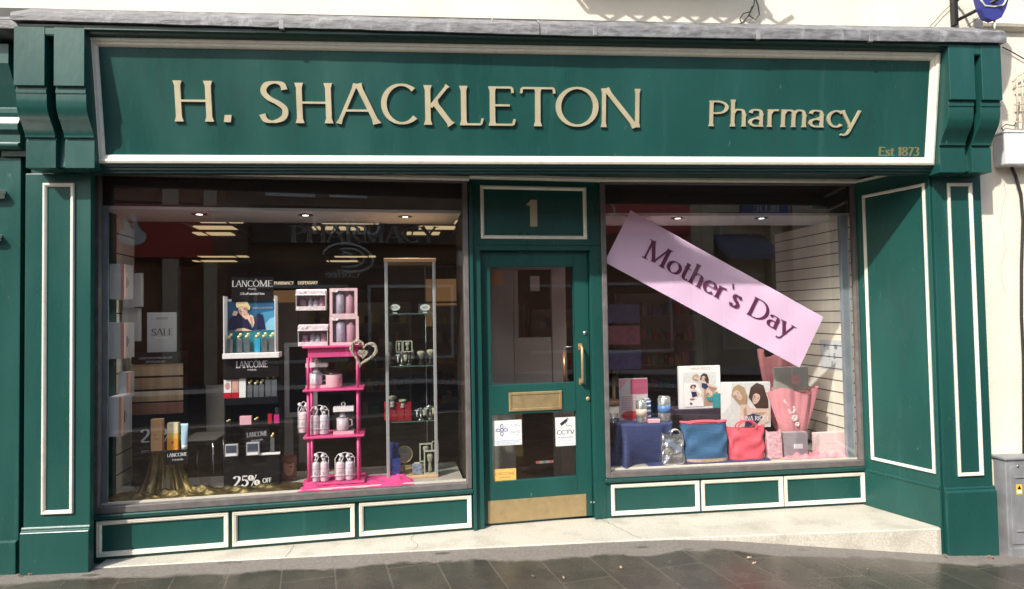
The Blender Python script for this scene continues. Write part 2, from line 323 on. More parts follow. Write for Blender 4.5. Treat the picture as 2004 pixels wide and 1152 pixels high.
def stroke_glyph(mb, ch, ox, oz, W, Hs, y, dep, T, t, xh, serif, rot=(1, 0), slant=0, flare=None):
    adv, st, sf = glyph(ch, T, t, xh)
    k = 0
    def put(px, pz): px += slant*pz; return (ox+(px*W)*rot[0]-(pz*Hs)*rot[1], oz+(px*W)*rot[1]+(pz*Hs)*rot[0])
    for pts, wspec in st:
        n = len(pts); Lp = []; Rp = []
        closed = n > 8 and abs(pts[0][0]-pts[-1][0])+abs(pts[0][1]-pts[-1][1]) < 1e-6
        for i in range(n):
            a = pts[i-1] if i else (pts[-2] if closed else pts[0]); b = pts[i+1] if i < n-1 else (pts[1] if closed else pts[-1])
            dx, dz = b[0]-a[0], b[1]-a[1]; l = math.hypot(dx, dz) or 1; dx /= l; dz /= l
            c = wspec[0]
            if c == 'T': wd = T
            elif c == 'W': wd = T*1.35
            elif c == 't': wd = t
            elif c == 'n': wd = t+(T-t)*.32
            elif c == 's': wd = t+(T-t)*min(1, abs(dz)**1.3+(.75 if dx*dz < 0 or True else 0)*abs(dx*dz)*1.2)
            else: wd = t+(T-t)*abs(dz)**1.3
            if wspec.endswith('f'): wd *= (1.0+(flare if flare is not None else serif*.45) if i in (0, n-1) else 1)
            if not closed and wspec in ('a', 's') and i in (0, n-1): wd *= 1.25 if serif or flare else 1
            Lp.append(put(pts[i][0]-dz*wd/2, pts[i][1]+dx*wd/2)); Rp.append(put(pts[i][0]+dz*wd/2, pts[i][1]-dx*wd/2))
        f0 = y-dep-k*dep*.012; k += 1
        if closed:
            Lp[-1] = Lp[0]; Rp[-1] = Rp[0]
        vs = [(p[0], f0, p[1]) for p in Lp]+[(p[0], f0, p[1]) for p in Rp]+[(p[0], y, p[1]) for p in Lp]+[(p[0], y, p[1]) for p in Rp]
        fs = []
        for i in range(n-1):
            fs += [(i, i+1, n+i+1, n+i), (i, 2*n+i, 2*n+i+1, i+1), (n+i, n+i+1, 3*n+i+1, 3*n+i), (2*n+i, 3*n+i, 3*n+i+1, 2*n+i+1)]
        if not closed: fs += [(0, n, 3*n, 2*n), (n-1, 3*n-1, 4*n-1, 2*n-1)]
        mb.add(vs, fs)
    if serif:
        for sx, sz in sf:
            z0 = sz-(t*.8 if sz > .02 else 0); hl = T*.5+serif*.055; f0 = y-dep-k*dep*.012; k += 1
            q = [put(sx-hl, z0), put(sx+hl, z0), put(sx+hl, z0+t*.8), put(sx-hl, z0+t*.8)]
            mb.prism(q, 'y', f0, y)
    return adv
def text(mb, s, x0, x1, z0, Hs, y, dep=.001, T=.15, t=.05, xh=.66, serif=1, rot=0, slant=0, track=0):
    """writes s from x0 to x1 along direction rot with cap height Hs"""
    tot = sum(glyph(c, T, t, xh)[0]+track for c in s); W = (x1-x0)/tot; cur = 0; r = (math.cos(rot), math.sin(rot))
    for c in s:
        stroke_glyph(mb, c, x0+cur*W*r[0], z0+cur*W*r[1], W, Hs, y, dep, T, t, xh, serif, r, slant)
        cur += glyph(c, T, t, xh)[0]+track
def btext(mb, s, x0, x1, z0, size, y, dep=.0008, rot=0, centre=False):   # small print in the built-in face
    cu = bpy.data.curves.new('t', 'FONT'); cu.body = s; cu.size = size; cu.extrude = dep/2; cu.resolution_u = 3
    o = bpy.data.objects.new('t', cu); col.objects.link(o)
    dg = bpy.context.evaluated_depsgraph_get(); me = bpy.data.meshes.new_from_object(o.evaluated_get(dg))
    vs = [v.co.copy() for v in me.vertices]; mx = max([v.x for v in vs] or [1]); mn = min([v.x for v in vs] or [0])
    k = (x1-x0)/(mx-mn) if x1 is not None else 1; c, q = math.cos(rot), math.sin(rot)
    out = []
    for v in vs:
        a = (v.x-mn)*k; b = v.y; out.append((x0+a*c-b*q, y-dep/2-v.z, z0+a*q+b*c))
    mb.add(out, [tuple(p.vertices) for p in me.polygons])
    bpy.data.objects.remove(o); bpy.data.meshes.remove(me); bpy.data.curves.remove(cu)

PROF = [(0, 0), (0, .016), (.006, .024), (.014, .026), (.018, .020), (.026, .020), (.034, .012), (.040, .010), (.040, 0)]
def prof(w, h, step=False):
    return [(0, -.001), (0, h*.72), (w*.08, h), (w*.34, h), (w*.42, h*.78), (w*.5, h*.78), (w*.56, h*.9), (w*.72, h*.85), (w*.92, h*.4), (w, h*.34), (w, -.001)]

def lmb(F):
    m = MB(); m.tf = Matrix.Translation(F.w(0, 0, 0)) @ Matrix.Rotation(F.a, 4, 'Z'); return m

# ================================================================ the ground
def gz(x):
    K = [(-40, .06), (-3.2, -.006), (1.0, -.010), (1.4, -.034), (2.05, -.10), (2.9, -.182), (3.3, -.20), (6, -.36), (40, -1.6)]
    for (a, b), (c, d) in zip(K, K[1:]):
        if x <= c: return b+(d-b)*(x-a)/(c-a)
    return K[-1][1]
def paving_mat():
    m = mat('wet_stone_paving', (.06, .06, .055), .3); n = m.node_tree.nodes; l = m.node_tree.links; b = n['Principled BSDF']
    tc = n.new('ShaderNodeTexCoord'); mp = n.new('ShaderNodeMapping'); mp.inputs['Rotation'].default_value = (0, 0, rad(77.2)); l.new(tc.outputs['Object'], mp.inputs[0])
    br = n.new('ShaderNodeTexBrick'); br.offset = .37; br.inputs['Scale'].default_value = 1; br.inputs['Brick Width'].default_value = .9; br.inputs['Row Height'].default_value = .31
    br.inputs['Mortar Size'].default_value = .0045; br.inputs['Mortar Smooth'].default_value = .3; br.inputs['Color1'].default_value = (.072, .062, .048, 1); br.inputs['Color2'].default_value = (.055, .049, .040, 1)
    br.inputs['Mortar'].default_value = (.118, .104, .084, 1); br.inputs['Bias'].default_value = -.1; l.new(mp.outputs[0], br.inputs[0])
    n1 = n.new('ShaderNodeTexNoise'); n1.inputs['Scale'].default_value = 3.5; n1.inputs['Detail'].default_value = 8; l.new(tc.outputs['Object'], n1.inputs[0])
    n2 = n.new('ShaderNodeTexNoise'); n2.inputs['Scale'].default_value = 60; n2.inputs['Detail'].default_value = 5; l.new(tc.outputs['Object'], n2.inputs[0])
    mx = n.new('ShaderNodeMix'); mx.data_type = 'RGBA'; mx.blend_type = 'MULTIPLY'; mx.inputs[0].default_value = 1
    r1 = n.new('ShaderNodeMapRange'); r1.inputs[1].default_value = .3; r1.inputs[2].default_value = .7; r1.inputs[3].default_value = .72; r1.inputs[4].default_value = 1.3; l.new(n1.outputs[0], r1.inputs[0])
    l.new(br.outputs[0], mx.inputs[6]); l.new(r1.outputs[0], mx.inputs[7])
    # dry strip that follows the foot of the shopfront, ragged where the wet creeps in
    sp = n.new('ShaderNodeSeparateXYZ'); l.new(tc.outputs['Object'], sp.inputs[0])
    n3 = n.new('ShaderNodeTexNoise'); n3.inputs['Scale'].default_value = 1.9; n3.inputs['Detail'].default_value = 5; n3.inputs['Roughness'].default_value = .6; l.new(tc.outputs['Object'], n3.inputs[0])
    ad = n.new('ShaderNodeMath'); ad.operation = 'MULTIPLY_ADD'; ad.inputs[1].default_value = .34; l.new(n3.outputs[0], ad.inputs[0]); l.new(sp.outputs[1], ad.inputs[2])
    rp = n.new('ShaderNodeMapRange'); rp.inputs[1].default_value = .0; rp.inputs[2].default_value = .04; l.new(ad.outputs[0], rp.inputs[0])
    n4 = n.new('ShaderNodeTexVoronoi'); n4.inputs['Scale'].default_value = 3.1; m4 = n.new('ShaderNodeMapping'); m4.inputs['Scale'].default_value = (1, 2.6, 1)
    l.new(tc.outputs['Object'], m4.inputs[0]); l.new(m4.outputs[0], n4.inputs[0])
    r4 = n.new('ShaderNodeMapRange'); r4.inputs[1].default_value = .13; r4.inputs[2].default_value = .19; r4.inputs[3].default_value = .25; l.new(n4.outputs['Distance'], r4.inputs[0])
    md = n.new('ShaderNodeMath'); md.operation = 'MULTIPLY'; l.new(rp.outputs[0], md.inputs[0]); l.new(r4.outputs[0], md.inputs[1])
    dry = n.new('ShaderNodeMix'); dry.data_type = 'RGBA'; dry.blend_type = 'MULTIPLY'; dry.inputs[0].default_value = 1
    dry.inputs[6].default_value = (.20, .180, .158, 1)
    r2 = n.new('ShaderNodeMapRange'); r2.inputs[1].default_value = .3; r2.inputs[2].default_value = .7; r2.inputs[3].default_value = .78; r2.inputs[4].default_value = 1.15; l.new(n2.outputs[0], r2.inputs[0])
    l.new(r2.outputs[0], dry.inputs[7])
    fin = n.new('ShaderNodeMix'); fin.data_type = 'RGBA'; l.new(md.outputs[0], fin.inputs[0]); l.new(mx.outputs[2], fin.inputs[6]); l.new(dry.outputs[2], fin.inputs[7]); l.new(fin.outputs[2], b.inputs['Base Color'])
    rr = n.new('ShaderNodeMapRange'); rr.inputs[3].default_value = .34; rr.inputs[4].default_value = .85; l.new(md.outputs[0], rr.inputs[0])
    ra = n.new('ShaderNodeMath'); ra.operation = 'MULTIPLY_ADD'; ra.inputs[1].default_value = .4; ra.use_clamp = True; l.new(n1.outputs[0], ra.inputs[0])
    rs = n.new('ShaderNodeMath'); rs.operation = 'SUBTRACT'; rs.inputs[1].default_value = .28; l.new(rr.outputs[0], rs.inputs[0]); l.new(rs.outputs[0], ra.inputs[2]); l.new(ra.outputs[0], b.inputs['Roughness'])
    bp = n.new('ShaderNodeBump'); bp.inputs['Strength'].default_value = .35; bp.inputs['Distance'].default_value = .004
    bm_ = n.new('ShaderNodeMath'); bm_.operation = 'MULTIPLY_ADD'; bm_.inputs[1].default_value = -1.2; l.new(br.outputs['Fac'], bm_.inputs[0]); l.new(n2.outputs[0], bm_.inputs[2])
    l.new(bm_.outputs[0], bp.inputs['Height']); l.new(bp.outputs[0], b.inputs['Normal'])
    return m
PAVE = paving_mat()
ROADM = mat('asphalt', (.05, .05, .052), .7, var=.2, vscale=4, bump=.3, bscale=90)
xs = [-16, -8, -5, -3.4, -3.0, -2, -1, 0, .6, 1.0, 1.2, 1.4, 1.7, 2.05, 2.4, 2.9, 3.1, 3.3, 3.8, 4.5, 6, 9, 16]
def strip(name, m, ys, off):
    b = MB(); n = len(xs)
    vs = [(x, y, gz(x)+off) for y in ys for x in xs]
    b.add(vs, [(j*n+i, j*n+i+1, (j+1)*n+i+1, (j+1)*n+i) for j in range(len(ys)-1) for i in range(n-1)])
    return struct(b, name, m)
strip('pavement', PAVE, [-5.2, -3, -1.5, -.6, -.2, 0, .12], 0)
b = MB()
for a, c in zip(xs, xs[1:]): b.add([(a, -5.32, gz(a)), (c, -5.32, gz(c)), (c, -5.2, gz(c)), (a, -5.2, gz(a)), (a, -5.32, gz(a)-.12), (c, -5.32, gz(c)-.12)], [(0, 1, 2, 3), (0, 4, 5, 1)])
struct(b, 'kerb', mat('kerb_granite', (.22, .21, .2), .7, var=.2))
strip('road', ROADM, [-11, -8, -5.3], -.12)
strip('far_pavement', mat('concrete_flags', (.16, .155, .15), .8, var=.2), [-14, -12.5, -11], -.02)
b = MB(); b.box(-120, 120, -120, 120, -2.6, -2.5); struct(b, 'ground', ROADM)

# ================================================================ the shop
shop = thing('shop_building', 'green painted pharmacy shopfront with cream framed fascia, gold letters and two display windows', 'shop', (0, 0, 0))
def part(mb, name, m, parent=None, **k): return mb.build(name, m, parent or shop, **k)

b = MB(); b.box(-9, 3.34, -.03, .25, 3.47, 7.4); part(b, 'upper_wall', RENDER)
b = MB(); b.box(-3.3, 3.27, .0, .25, 2.60, 3.47); part(b, 'fascia_backing', DGREEN)
# lead capped cornice: slightly uneven front edge, sloping top
YL = -.285
def lead(ua, ub, vb0, vb1, vt0, vt1, seed, parent):
    A, B, C, D = P(ua, vb0, YL), P(ub, vb1, YL), P(ua, vt0, YL), P(ub, vt1, YL)
    rnd = random.Random(seed); b = MB(); N = int((B.x-A.x)/.11); R = []; r_ = [rnd.uniform(-1, 1) for _ in range(3*N+9)]
    for i in range(N+1):
        q = i/N; x = A.x+(B.x-A.x)*q; zb = A.z+(B.z-A.z)*q+.0016*r_[i]; zt = C.z+(D.z-C.z)*q+.0018*r_[i+N]; up = .003*r_[i+2*N]
        pr = [(YL+.02, zb+.004), (YL, zb), (YL-.001+.002*r_[i], (zb+zt)/2), (YL+.002, zt-.002), (YL+.008, zt), (YL+.02, zt+.012+up), (-.115, zt+.100+up), (-.112, zt+.106), (-.075, zt+.106), (-.075, zb+.004)]
        R.append([(x, p[0], p[1]) for p in pr])
    K = len(R[0]); vs = [p for r in R for p in r]
    b.add(vs, [(i*K+j, (i+1)*K+j, (i+1)*K+(j+1) % K, i*K+(j+1) % K) for i in range(N) for j in range(K)])
    b.add(R[0], [tuple(range(K))]); b.add(R[-1], [tuple(range(K))])
    b.build('lead_capping', LEAD, parent)
    return A, B, C, D
la = lead(20, 1056, 38, 67, 22, 48, 1, shop)
lead(1058, 1970, 68, 83, 47, 62, 2, shop)
b = MB(); b.box(-3.3, 3.1, -.0749, -.0, 3.36, 3.515); part(b, 'flashing_shadow_strip', mat('flashing_shadow_dark', (.06, .06, .058), .7, var=.3, vscale=8))  # dark strip for the flashing, its shadow line put into the colour
for u in (546, 1160, 1480, 1700):
    x = P(u, 60, YL).x; z = 3.372-.002*x; b = MB(); b.prism([(YL-.003, z-.054), (YL-.003, z+.0), (YL+.02, z+.02), (-.12, z+.105), (-.12, z+.09), (YL+.02, z-.054)], 'x', x, x+.03); part(b, 'lead_lap', LEAD2, bevel=.003)
# cornice mouldings under the lead
b = MB()
b.prism([(-.0, 3.318), (-.262, 3.318), (-.262, 3.306), (-.235, 3.303), (-.228, 3.292), (-.205, 3.290), (-.19, 3.280), (-.10, 3.280), (-.0, 3.280)], 'x', -2.664, 2.877)
b.box(-3.03, 3.24, -.262, .0, 3.3185, 3.332)
part(b, 'cornice_moulding', DGREEN)
# fascia board, leaning out at its top
TILT = .131
def FAS(u, v):
    p = hit(u, v, (0, -.09, 2.534), (0, math.cos(TILT), math.sin(TILT))); return p.x, (p.z-2.534)/math.cos(TILT)
frot = (TILT, 0, 0); floc = (0, -.09, 2.534)
b = MB(); b.box(-2.668, 2.858, .022, .05, .01, .757)
fas = part(b, 'fascia_board', GREEN, loc=floc, rot=frot)
b = MB(); b.mould(-2.690, 2.874, 0.0, .766, .022, [(0, -.0005), (0, .022), (.004, .030), (.018, .034), (.026, .030), (.030, .022), (.044, .020), (.052, .012), (.056, .004), (.056, -.0005)])
part(b, 'fascia_frame', WHITE, loc=floc, rot=frot)
def letter(ch, u0, u1, z0, Hs, dep, T, t, xh, name='letter', m=GOLD, serif=1, parent=None, slant=0, y=.0215):
    x0 = FAS(u0, 230)[0]; x1 = FAS(u1, 230)[0]; k = 1.0
    if ch == '.': b = MB(); b.prism([(x0, z0), (x1-.008, z0), (x1, z0+.044), (x0+.008, z0+.044)], 'y', y-dep, y); return b.build(name, m, fas)
    for _ in range(3):
        g = MB(); stroke_glyph(g, ch, 0, z0, Hs, Hs, y, dep, T/k, t, xh, 0, slant=slant, flare=.55)
        k = (x1-x0)/(max(p[0] for p in g.v)-min(p[0] for p in g.v))
    mn = min(p[0] for p in g.v); mx = max(p[0] for p in g.v); mid = (mn+mx)/2
    g.v = [(x0+(p[0]-mn)*(x1-x0)/(mx-mn), p[1], p[2]) for p in g.v]
    if serif:                                           # small flared feet on the stems
        pass
    return g.build(name, m, fas if parent is None else parent, bevel=.0)
E_ = [('H', 340.4, 417.7), ('.', 436.8, 452.7), ('S', 506, 565), ('H', 577.8, 651.8), ('A', 657, 745.5), ('C', 746, 816.5), ('K', 829.3, 890), ('L', 899.5, 947), ('E', 956, 1010), ('T', 1018, 1087.7), ('O', 1088, 1172), ('N', 1177, 1253.5)]
for ch, u0, u1 in E_:
    z0 = .262-.0175*(u0-341)/912
    o = letter(ch, u0, u1, z0, .25 if ch not in 'SCO' else .256, .015, .140, .052, .66); o.name = 'gold_letter'
for ch, u0, u1 in [('P', 1388.9, 1427), ('h', 1430.8, 1462.6), ('a', 1466.8, 1496.4), ('r', 1503.4, 1525.8), ('m', 1530, 1580.8), ('a', 1585, 1615), ('c', 1620.8, 1651.5), ('y', 1646, 1687)]:
    z0 = .258-.004*(u0-1389)/300
    o = letter(ch, u0, u1, z0, .168, .012, .132, .062, .69); o.name = 'gold_letter'
b = MB(); x0 = FAS(1722, 305)[0]; x1 = FAS(1803, 305)[0]; zz = FAS(1722, 304)[1]
xm = x0+(x1-x0)*.40; text(b, 'Est', x0, xm, zz, .062, .0216, .0006, .19, .12, .66, 0); part(b, 'est_lettering', ESTGOLD, fas); b = MB(); text(b, '1873', xm+.02, x1, zz, .062, .0216, .0006, .19, .12, .66, 0); part(b, 'year_lettering', ESTGOLD, fas)
# architrave below the fascia and the soffit
b = MB(); b.prism([(-.088, 2.532), (-.080, 2.524), (-.080, 2.518), (-.066, 2.514), (-.066, 2.500), (-.05, 2.496), (-.05, 2.484), (.02, 2.484), (.02, 2.53)], 'x', -2.745, 2.93)
part(b, 'architrave', DGREEN)
b = MB(); b.prism([(-2.76, -.0), (2.935, -.0), (2.935, .72), (2.6, .72), (.643, .64), (-.357, .52), (-2.76, .28)], 'z', 2.575, 2.60); part(b, 'soffit', DGREEN)
b = MB()
for F, s0, s1, z in ((FL, .0, 2.473, 2.530), (FD, 0, 1.006, 2.548), (FR, 0, 2.10, 2.548)):
    g = lmb(F); g.prism([(-.052, z+.024), (-.052, z+.006), (-.046, z), (-.02, z-.004), (.0, z-.004), (.0, z+.024)], 'x', s0, s1); b.add(g.v, g.f)
FV = Frame(2.724, .594, 2.912, .0)
g = lmb(FV); g.prism([(-.03, 2.560), (-.03, 2.545), (.0, 2.545), (.0, 2.560)], 'x', .06, .60); b.add(g.v, g.f)
part(b, 'soffit_bead', WHITE)
# corbels
def corbel(x0, x1, zt, zo, slot, parent):
    b = MB(); xm = (x0+x1)/2+slot; hw = .026
    pr = [(.0, zt), (-.260, zt), (-.260, 2.962+zo), (-.238, 2.960+zo), (-.238, 2.946+zo), (-.244, 2.944+zo), (-.244, 2.922+zo), (-.238, 2.920+zo), *[(y_, z_+zo) for y_, z_ in smoothpts([(-.238, 2.905), (-.237, 2.87), (-.231, 2.83), (-.214, 2.788), (-.190, 2.752), (-.170, 2.72), (-.159, 2.695), (-.157, 2.678)], 4)], (-.140, 2.676+zo), (-.140, 2.664+zo), (-.148, 2.660+zo), (-.148, 2.492+zo), (.0, 2.492+zo)]
    b.prism(pr, 'x', x0, xm-hw); b.prism(pr, 'x', xm+hw, x1)
    core = [(.0, zt-.002), (-.257, zt-.002), (-.257, 3.275+zo), (-.25, 3.266+zo), (-.21, 3.262+zo), (-.08, 3.255+zo), (-.08, 2.86+zo), (-.118, 2.505+zo), (.0, 2.493+zo)]
    b.prism(core, 'x', xm-hw-.002, xm+hw+.002)
    return b.build('corbel', GREEN, parent, bevel=.0012, seg=1)
corbel(-3.061, -2.662, 3.318, .0, .0, shop)
corbel(2.875, 3.253, 3.318, -.02, .02, shop)
# pilasters with their panels
def pilaster(x0, x1, m0, m1, zb, parent, q=None, sk=True, dpt=.35):
    b = MB(); b.box(x0, x1, .0, dpt, zb, 2.49)
    if sk:
        b.prism([(.0, .283), (-.010, .280), (-.016, .268), (-.012, .262), (-.018, .256), (-.026, .248), (-.026, zb), (.0, zb)], 'x', x0-.006, x1+.006)
    o = b.build('pilaster', GREEN, parent, bevel=.004)
    if m0 is not None:
        g = MB(); g.mould(m0, m1, .3545, 2.428, .0, [(0, -.001), (0, .011), (.004, .016), (.012, .016), (.018, .012), (.024, .006), (.024, -.001)]); g.build('panel_moulding', WHITE, o)
    return o
pilaster(-3.156, -2.763, -3.047, -2.859, -.1, shop, dpt=.045)
b = MB(); b.box(-3.15, -2.835, .0455, .45, -.1, 2.574); part(b, 'pilaster_core', DGREEN)
pilaster(2.930, 3.296, 3.0355, 3.2229, -.35, shop)
# splayed reveal on the right
b = lmb(FV); b.box(-.02, .615, .0, .05, -.3, 2.575); b.box(-.0, .612, -.006, .0, .0, .262); b.prism([(.0, .290), (-.012, .284), (-.014, .270), (-.007, .262), (.0, .262)], 'x', .0, .612)
rv = part(b, 'reveal_panel', GREEN, bevel=.003)
a0 = FV.loc(hit(1688, 378, FV.w(0, 0), (-FV.s, FV.c, 0))); a1 = FV.loc(hit(1832, 928, FV.w(0, 0), (-FV.s, FV.c, 0)))
b = lmb(FV); b.mould(a0.x, a1.x, .368, 2.436, .0, [(0, -.001), (0, .010), (.004, .014), (.016, .013), (.022, .006), (.022, -.001)]); b.build('panel_moulding', WHITE, rv)

# windows
def window(F, s0, s1, zb, zt, fl, fr_, risers, zfl):
    b = lmb(F); y0, y1 = -.022, .03
    b.box(s0, s0+fl, y0, y1, zb, zt); b.box(s1-fr_, s1, y0, y1, zb, zt); b.box(s0+fl, s1-fr_, y0, y1, zt-.018, zt); b.box(s0+fl, s1-fr_, y0-.004, y1, zb, zb+.045)
    wn = b.build('window', FRAMEM, shop, bevel=.004)
    g = lmb(F); g.box(s0+fl-.004, s1-fr_+.004, .006, .012, zb+.042, zt-.015); g.build('glass_pane', GLASS, wn)
    g = lmb(F); g.box(s0+fl, s1-fr_, .031, .05, zb+.02, zb+.056); g.build('inner_bead', WHITE, wn)
    g = lmb(F); g.prism([(-.034, zb-.002), (-.038, zb-.010), (-.034, zb-.030), (-.012, zb-.040), (.03, zb-.040), (.03, zb-.002)], 'x', s0-.01, s1+.004); g.build('sill', GREEN, wn, bevel=.002)
    g = lmb(F); g.box(s0-.02, s1+.02, .0, .05, -.25, zb-.035)
    rs = g.build('stall_riser', GREEN, shop)
    for u0, u1 in risers:
        a = F.at(u0, 1000)[0]; c = F.at(u1, 960)[0]
        h = lmb(F); h.mould(a, c, .022, .253, .0, prof(.030, .020)); h.build('riser_moulding', WHITE, rs)
    return wn
wl_ = window(FL, -.02, 2.462, .300, 2.535, .045, .034, [(190, 447.5), (455.5, 694), (703, 922)], .345)
wr_ = window(FR, .0, 2.085, .305, 2.55, .034, .022, [(1196.5, 1367.5), (1373, 1531), (1535, 1691.5)], .36)
# entrance bay: number panel, jambs, door
b = lmb(FD); b.box(.0, 1.006, .0, .04, 2.060, 2.575); b.box(.0, .078, -.004, .12, -.02, 2.0595); b.box(.918, 1.006, -.004, .12, -.02, 2.0595); b.box(.078, .918, -.001, .12, 2.022, 2.0592)
b.box(-.004, .02, -.03, -.004, .0, 2.50)
dj = part(b, 'door_frame', GREEN, bevel=.003)
b = lmb(FD); b.mould(.084, .896, 2.106, 2.500, .0, [(0, -.001), (0, .014), (.005, .020), (.014, .020), (.02, .012), (.026, .006), (.026, -.001)]); b.build('panel_moulding', WHITE, dj)
b = lmb(FD); s_, z_ = FD.at(1029, 443); stroke_glyph(b, '1', s_, z_, .235, .20, -.0005, .004, .17, .07, .66, 0); b.build('door_number', GOLD, dj)
b = lmb(FD)
Y0, Y1 = .045, .085
b.box(.082, .150, Y0, Y1, .014, 2.018); b.box(.797, .914, Y0, Y1, .014, 2.018)
b.box(.150, .797, Y0, Y1, 1.902, 2.018); b.box(.150, .797, Y0, Y1, .808, 1.027); b.box(.150, .797, Y0, Y1, .014, .320)
door = part(b, 'door', GREEN, bevel=.004)
b = lmb(FD); b.box(.146, .801, .066, .072, .316, .812); b.build('glass_pane', GLASS, door)
b = lmb(FD); b.box(.146, .801, .066, .072, 1.023, 1.906); b.build('glass_pane', GLASS, door)
b = lmb(FD); b.box(.112, .862, Y0-.003, Y0-.0005, .020, .184); b.build('kick_plate', BRASS, door, bevel=.001)
a = FD.rect(996, 766, 1100, 803, .04)
b = lmb(FD); b.mould(a[0], a[2], a[1], a[3], Y0, [(0, -.001), (0, .008), (.004, .011), (.018, .011), (.022, .005), (.026, .003)]); b.box(a[0]+.02, a[2]-.02, Y0-.006, Y0-.001, a[1]+.02, a[3]-.02)
lb = b.build('letter_plate', BRASS, door)
a = FD.rect(1132, 672, 1147, 753, .0); xm = (a[0]+a[2])/2
b = lmb(FD); b.tube([(xm, Y0, a[3]-.02), (xm, Y0-.035, a[3]-.022), (xm, Y0-.05, a[3]-.035), (xm, Y0-.05, a[1]+.03), (xm, Y0-.035, a[1]+.018), (xm, Y0, a[1]+.016)], .011, 10)
b.box(xm-.016, xm+.016, Y0-.004, Y0-.0005, a[3]-.05, a[3]); b.box(xm-.016, xm+.016, Y0-.004, Y0-.0005, a[1]-.002, a[1]+.045); b.build('pull_handle', BRASS, door)
for u, v, m in ((1145, 651, CHROME), (1151, 780, BRASS)):
    s_, z_ = FD.at(u, v, .04); b = lmb(FD); b.lathe([(.016, 0), (.017, .004), (.013, .010), (.0, .012)], n=16)
    b.v = []; b.f = []; b.mi = []; b.sm = []
    g = MB(); g.lathe([(.017, 0), (.017, .004), (.012, .010), (.003, .0115)], n=16)
    b.add([(s_+p[0], Y0-.0005-p[2], z_+p[1]) for p in g.v], g.f, True); b.build('lock', m, door)
b = lmb(FD); s_, z_ = FD.at(1105, 690, .12); s2, z2 = FD.at(1107, 750, .12)
b.tube([(s_, .13, z_), (s_+.001, .13, 1.0)], .013, 8); b.build('inner_handle', COPPER, door)
b = lmb(FD); b.tube([(s_, .13, z_), (s_, .13, z_+.03), (s_+.012, .13, z_+.045), (s_+.05, .10, z_+.045)], .005, 6); b.build('handle_bracket', CHROME, door)
b = lmb(FD)
for u in (1156, 1162): s_, z_ = FD.at(u, 982, 0); b.box(s_-.006, s_+.006, -.006, -.0035, z_-.006, z_+.006)
b.build('keeper_plate', CHROME, dj)
b = lmb(FD); b.box(.90, 1.0, -.002, -.0, 0, .01)

# step slab
STONE = mat('terrazzo_step', (.56, .53, .455), .42, var=.22, vscale=95, bump=.08, bscale=150)
dirt(STONE, (.26, .23, .18), 3.2, .50, .72, .55); dirt(STONE, (.20, .18, .15), 22, .62, .72, .5)
b = MB(); b.prism([(-2.757, .035), (-1.9, .052), (-.8, .062), (.6, .064), (1.3, .050), (2.05, .024), (2.86, -.006), (2.895, .0), (2.905, .03), (2.72, .60), (2.72, .68), (-2.757, .4)], 'z', -.5, .0)
st = part(b, 'step_slab', STONE, bevel=.008, seg=3)
b = MB()
def crack(pts, wd=.0025):
    vs = []; 
    for x, y in pts: vs += [(x-wd, y, .0012), (x+wd, y, .0012)]
    b.add(vs, [(2*i, 2*i+1, 2*i+3, 2*i+2) for i in range(len(pts)-1)])
p0 = H(1178, 1016, 0); p1 = H(1253, 1053, 0)
cr = []
for i in range(14):
    t = i/13; cr.append((p0.x+(p1.x-p0.x)*t+random.uniform(-.012, .012), p0.y+(p1.y-p0.y)*t))
crack(cr); b.build('crack', mat('crack_dirt', (.12, .10, .08), .9), st); b = MB(); crack([(-1.585+random.uniform(-.004, .004), .06+i*.03) for i in range(8)], .0015); b.build('crack', MATS['crack_dirt'], st); b = MB(); crack([(-.77+.03*math.sin(i), .065+i*.05) for i in range(7)], .0012)
b.build('crack', mat('crack_dirt', (.12, .10, .08), .9), st)

# ---- inside of the shop
BROWN = mat('brown_interior_wall', (.13, .075, .052), .7, var=.25, vscale=2)
FLOORM = mat('dark_wood_floor', (.10, .05, .03), .35, var=.4, vscale=3, stretch=(1, 8, 1))
b = MB(); b.box(-6.4, 2.98, .70, 9.9, -.04, .015); part(b, 'shop_floor', FLOORM)
b = MB(); b.box(-6.4, 2.98, .32, 9.9, 2.68, 2.74); part(b, 'ceiling', mat('dim_ceiling', (.30, .27, .22), .8))
b = MB(); b.box(-6.5, -6.4, .36, 10, -.04, 2.74); b.box(2.98, 3.06, .36, 10, -.04, 2.74); b.box(-6.4, 2.98, 9.9, 10, -.04, 2.74); b.box(-6.4, -2.98, .5, .6, -.04, 2.68); part(b, 'interior_wall', BROWN)
b = MB(); b.box(-3.3, -2.98, .30, .5, -.3, 3.4); part(b, 'party_wall', BROWN); b = MB(); b.box(3.0, 3.27, .36, .5, -.3, 3.4); part(b, 'party_wall', BROWN)
DARKB = mat('dark_bulkhead', (.035, .024, .019), .6)
b = lmb(FL); b.box(-.03, 2.46, .05, .07, 2.322, 2.6); part(b, 'bulkhead', DARKB)
b = lmb(FR); b.box(.01, 2.30, .05, .07, 2.318, 2.6); part(b, 'bulkhead', DARKB)
b = lmb(FD); b.box(.0, 1.0, .13, .15, 2.1, 2.6); part(b, 'bulkhead', DARKB)
b = lmb(FL); b.box(-.03, 2.42, .05, .62, 2.30, 2.321); sf1 = part(b, 'display_soffit', SOFFIT)
b = lmb(FR); b.box(.02, 2.30, .05, .60, 2.296, 2.317); sf2 = part(b, 'display_soffit', SOFFIT)
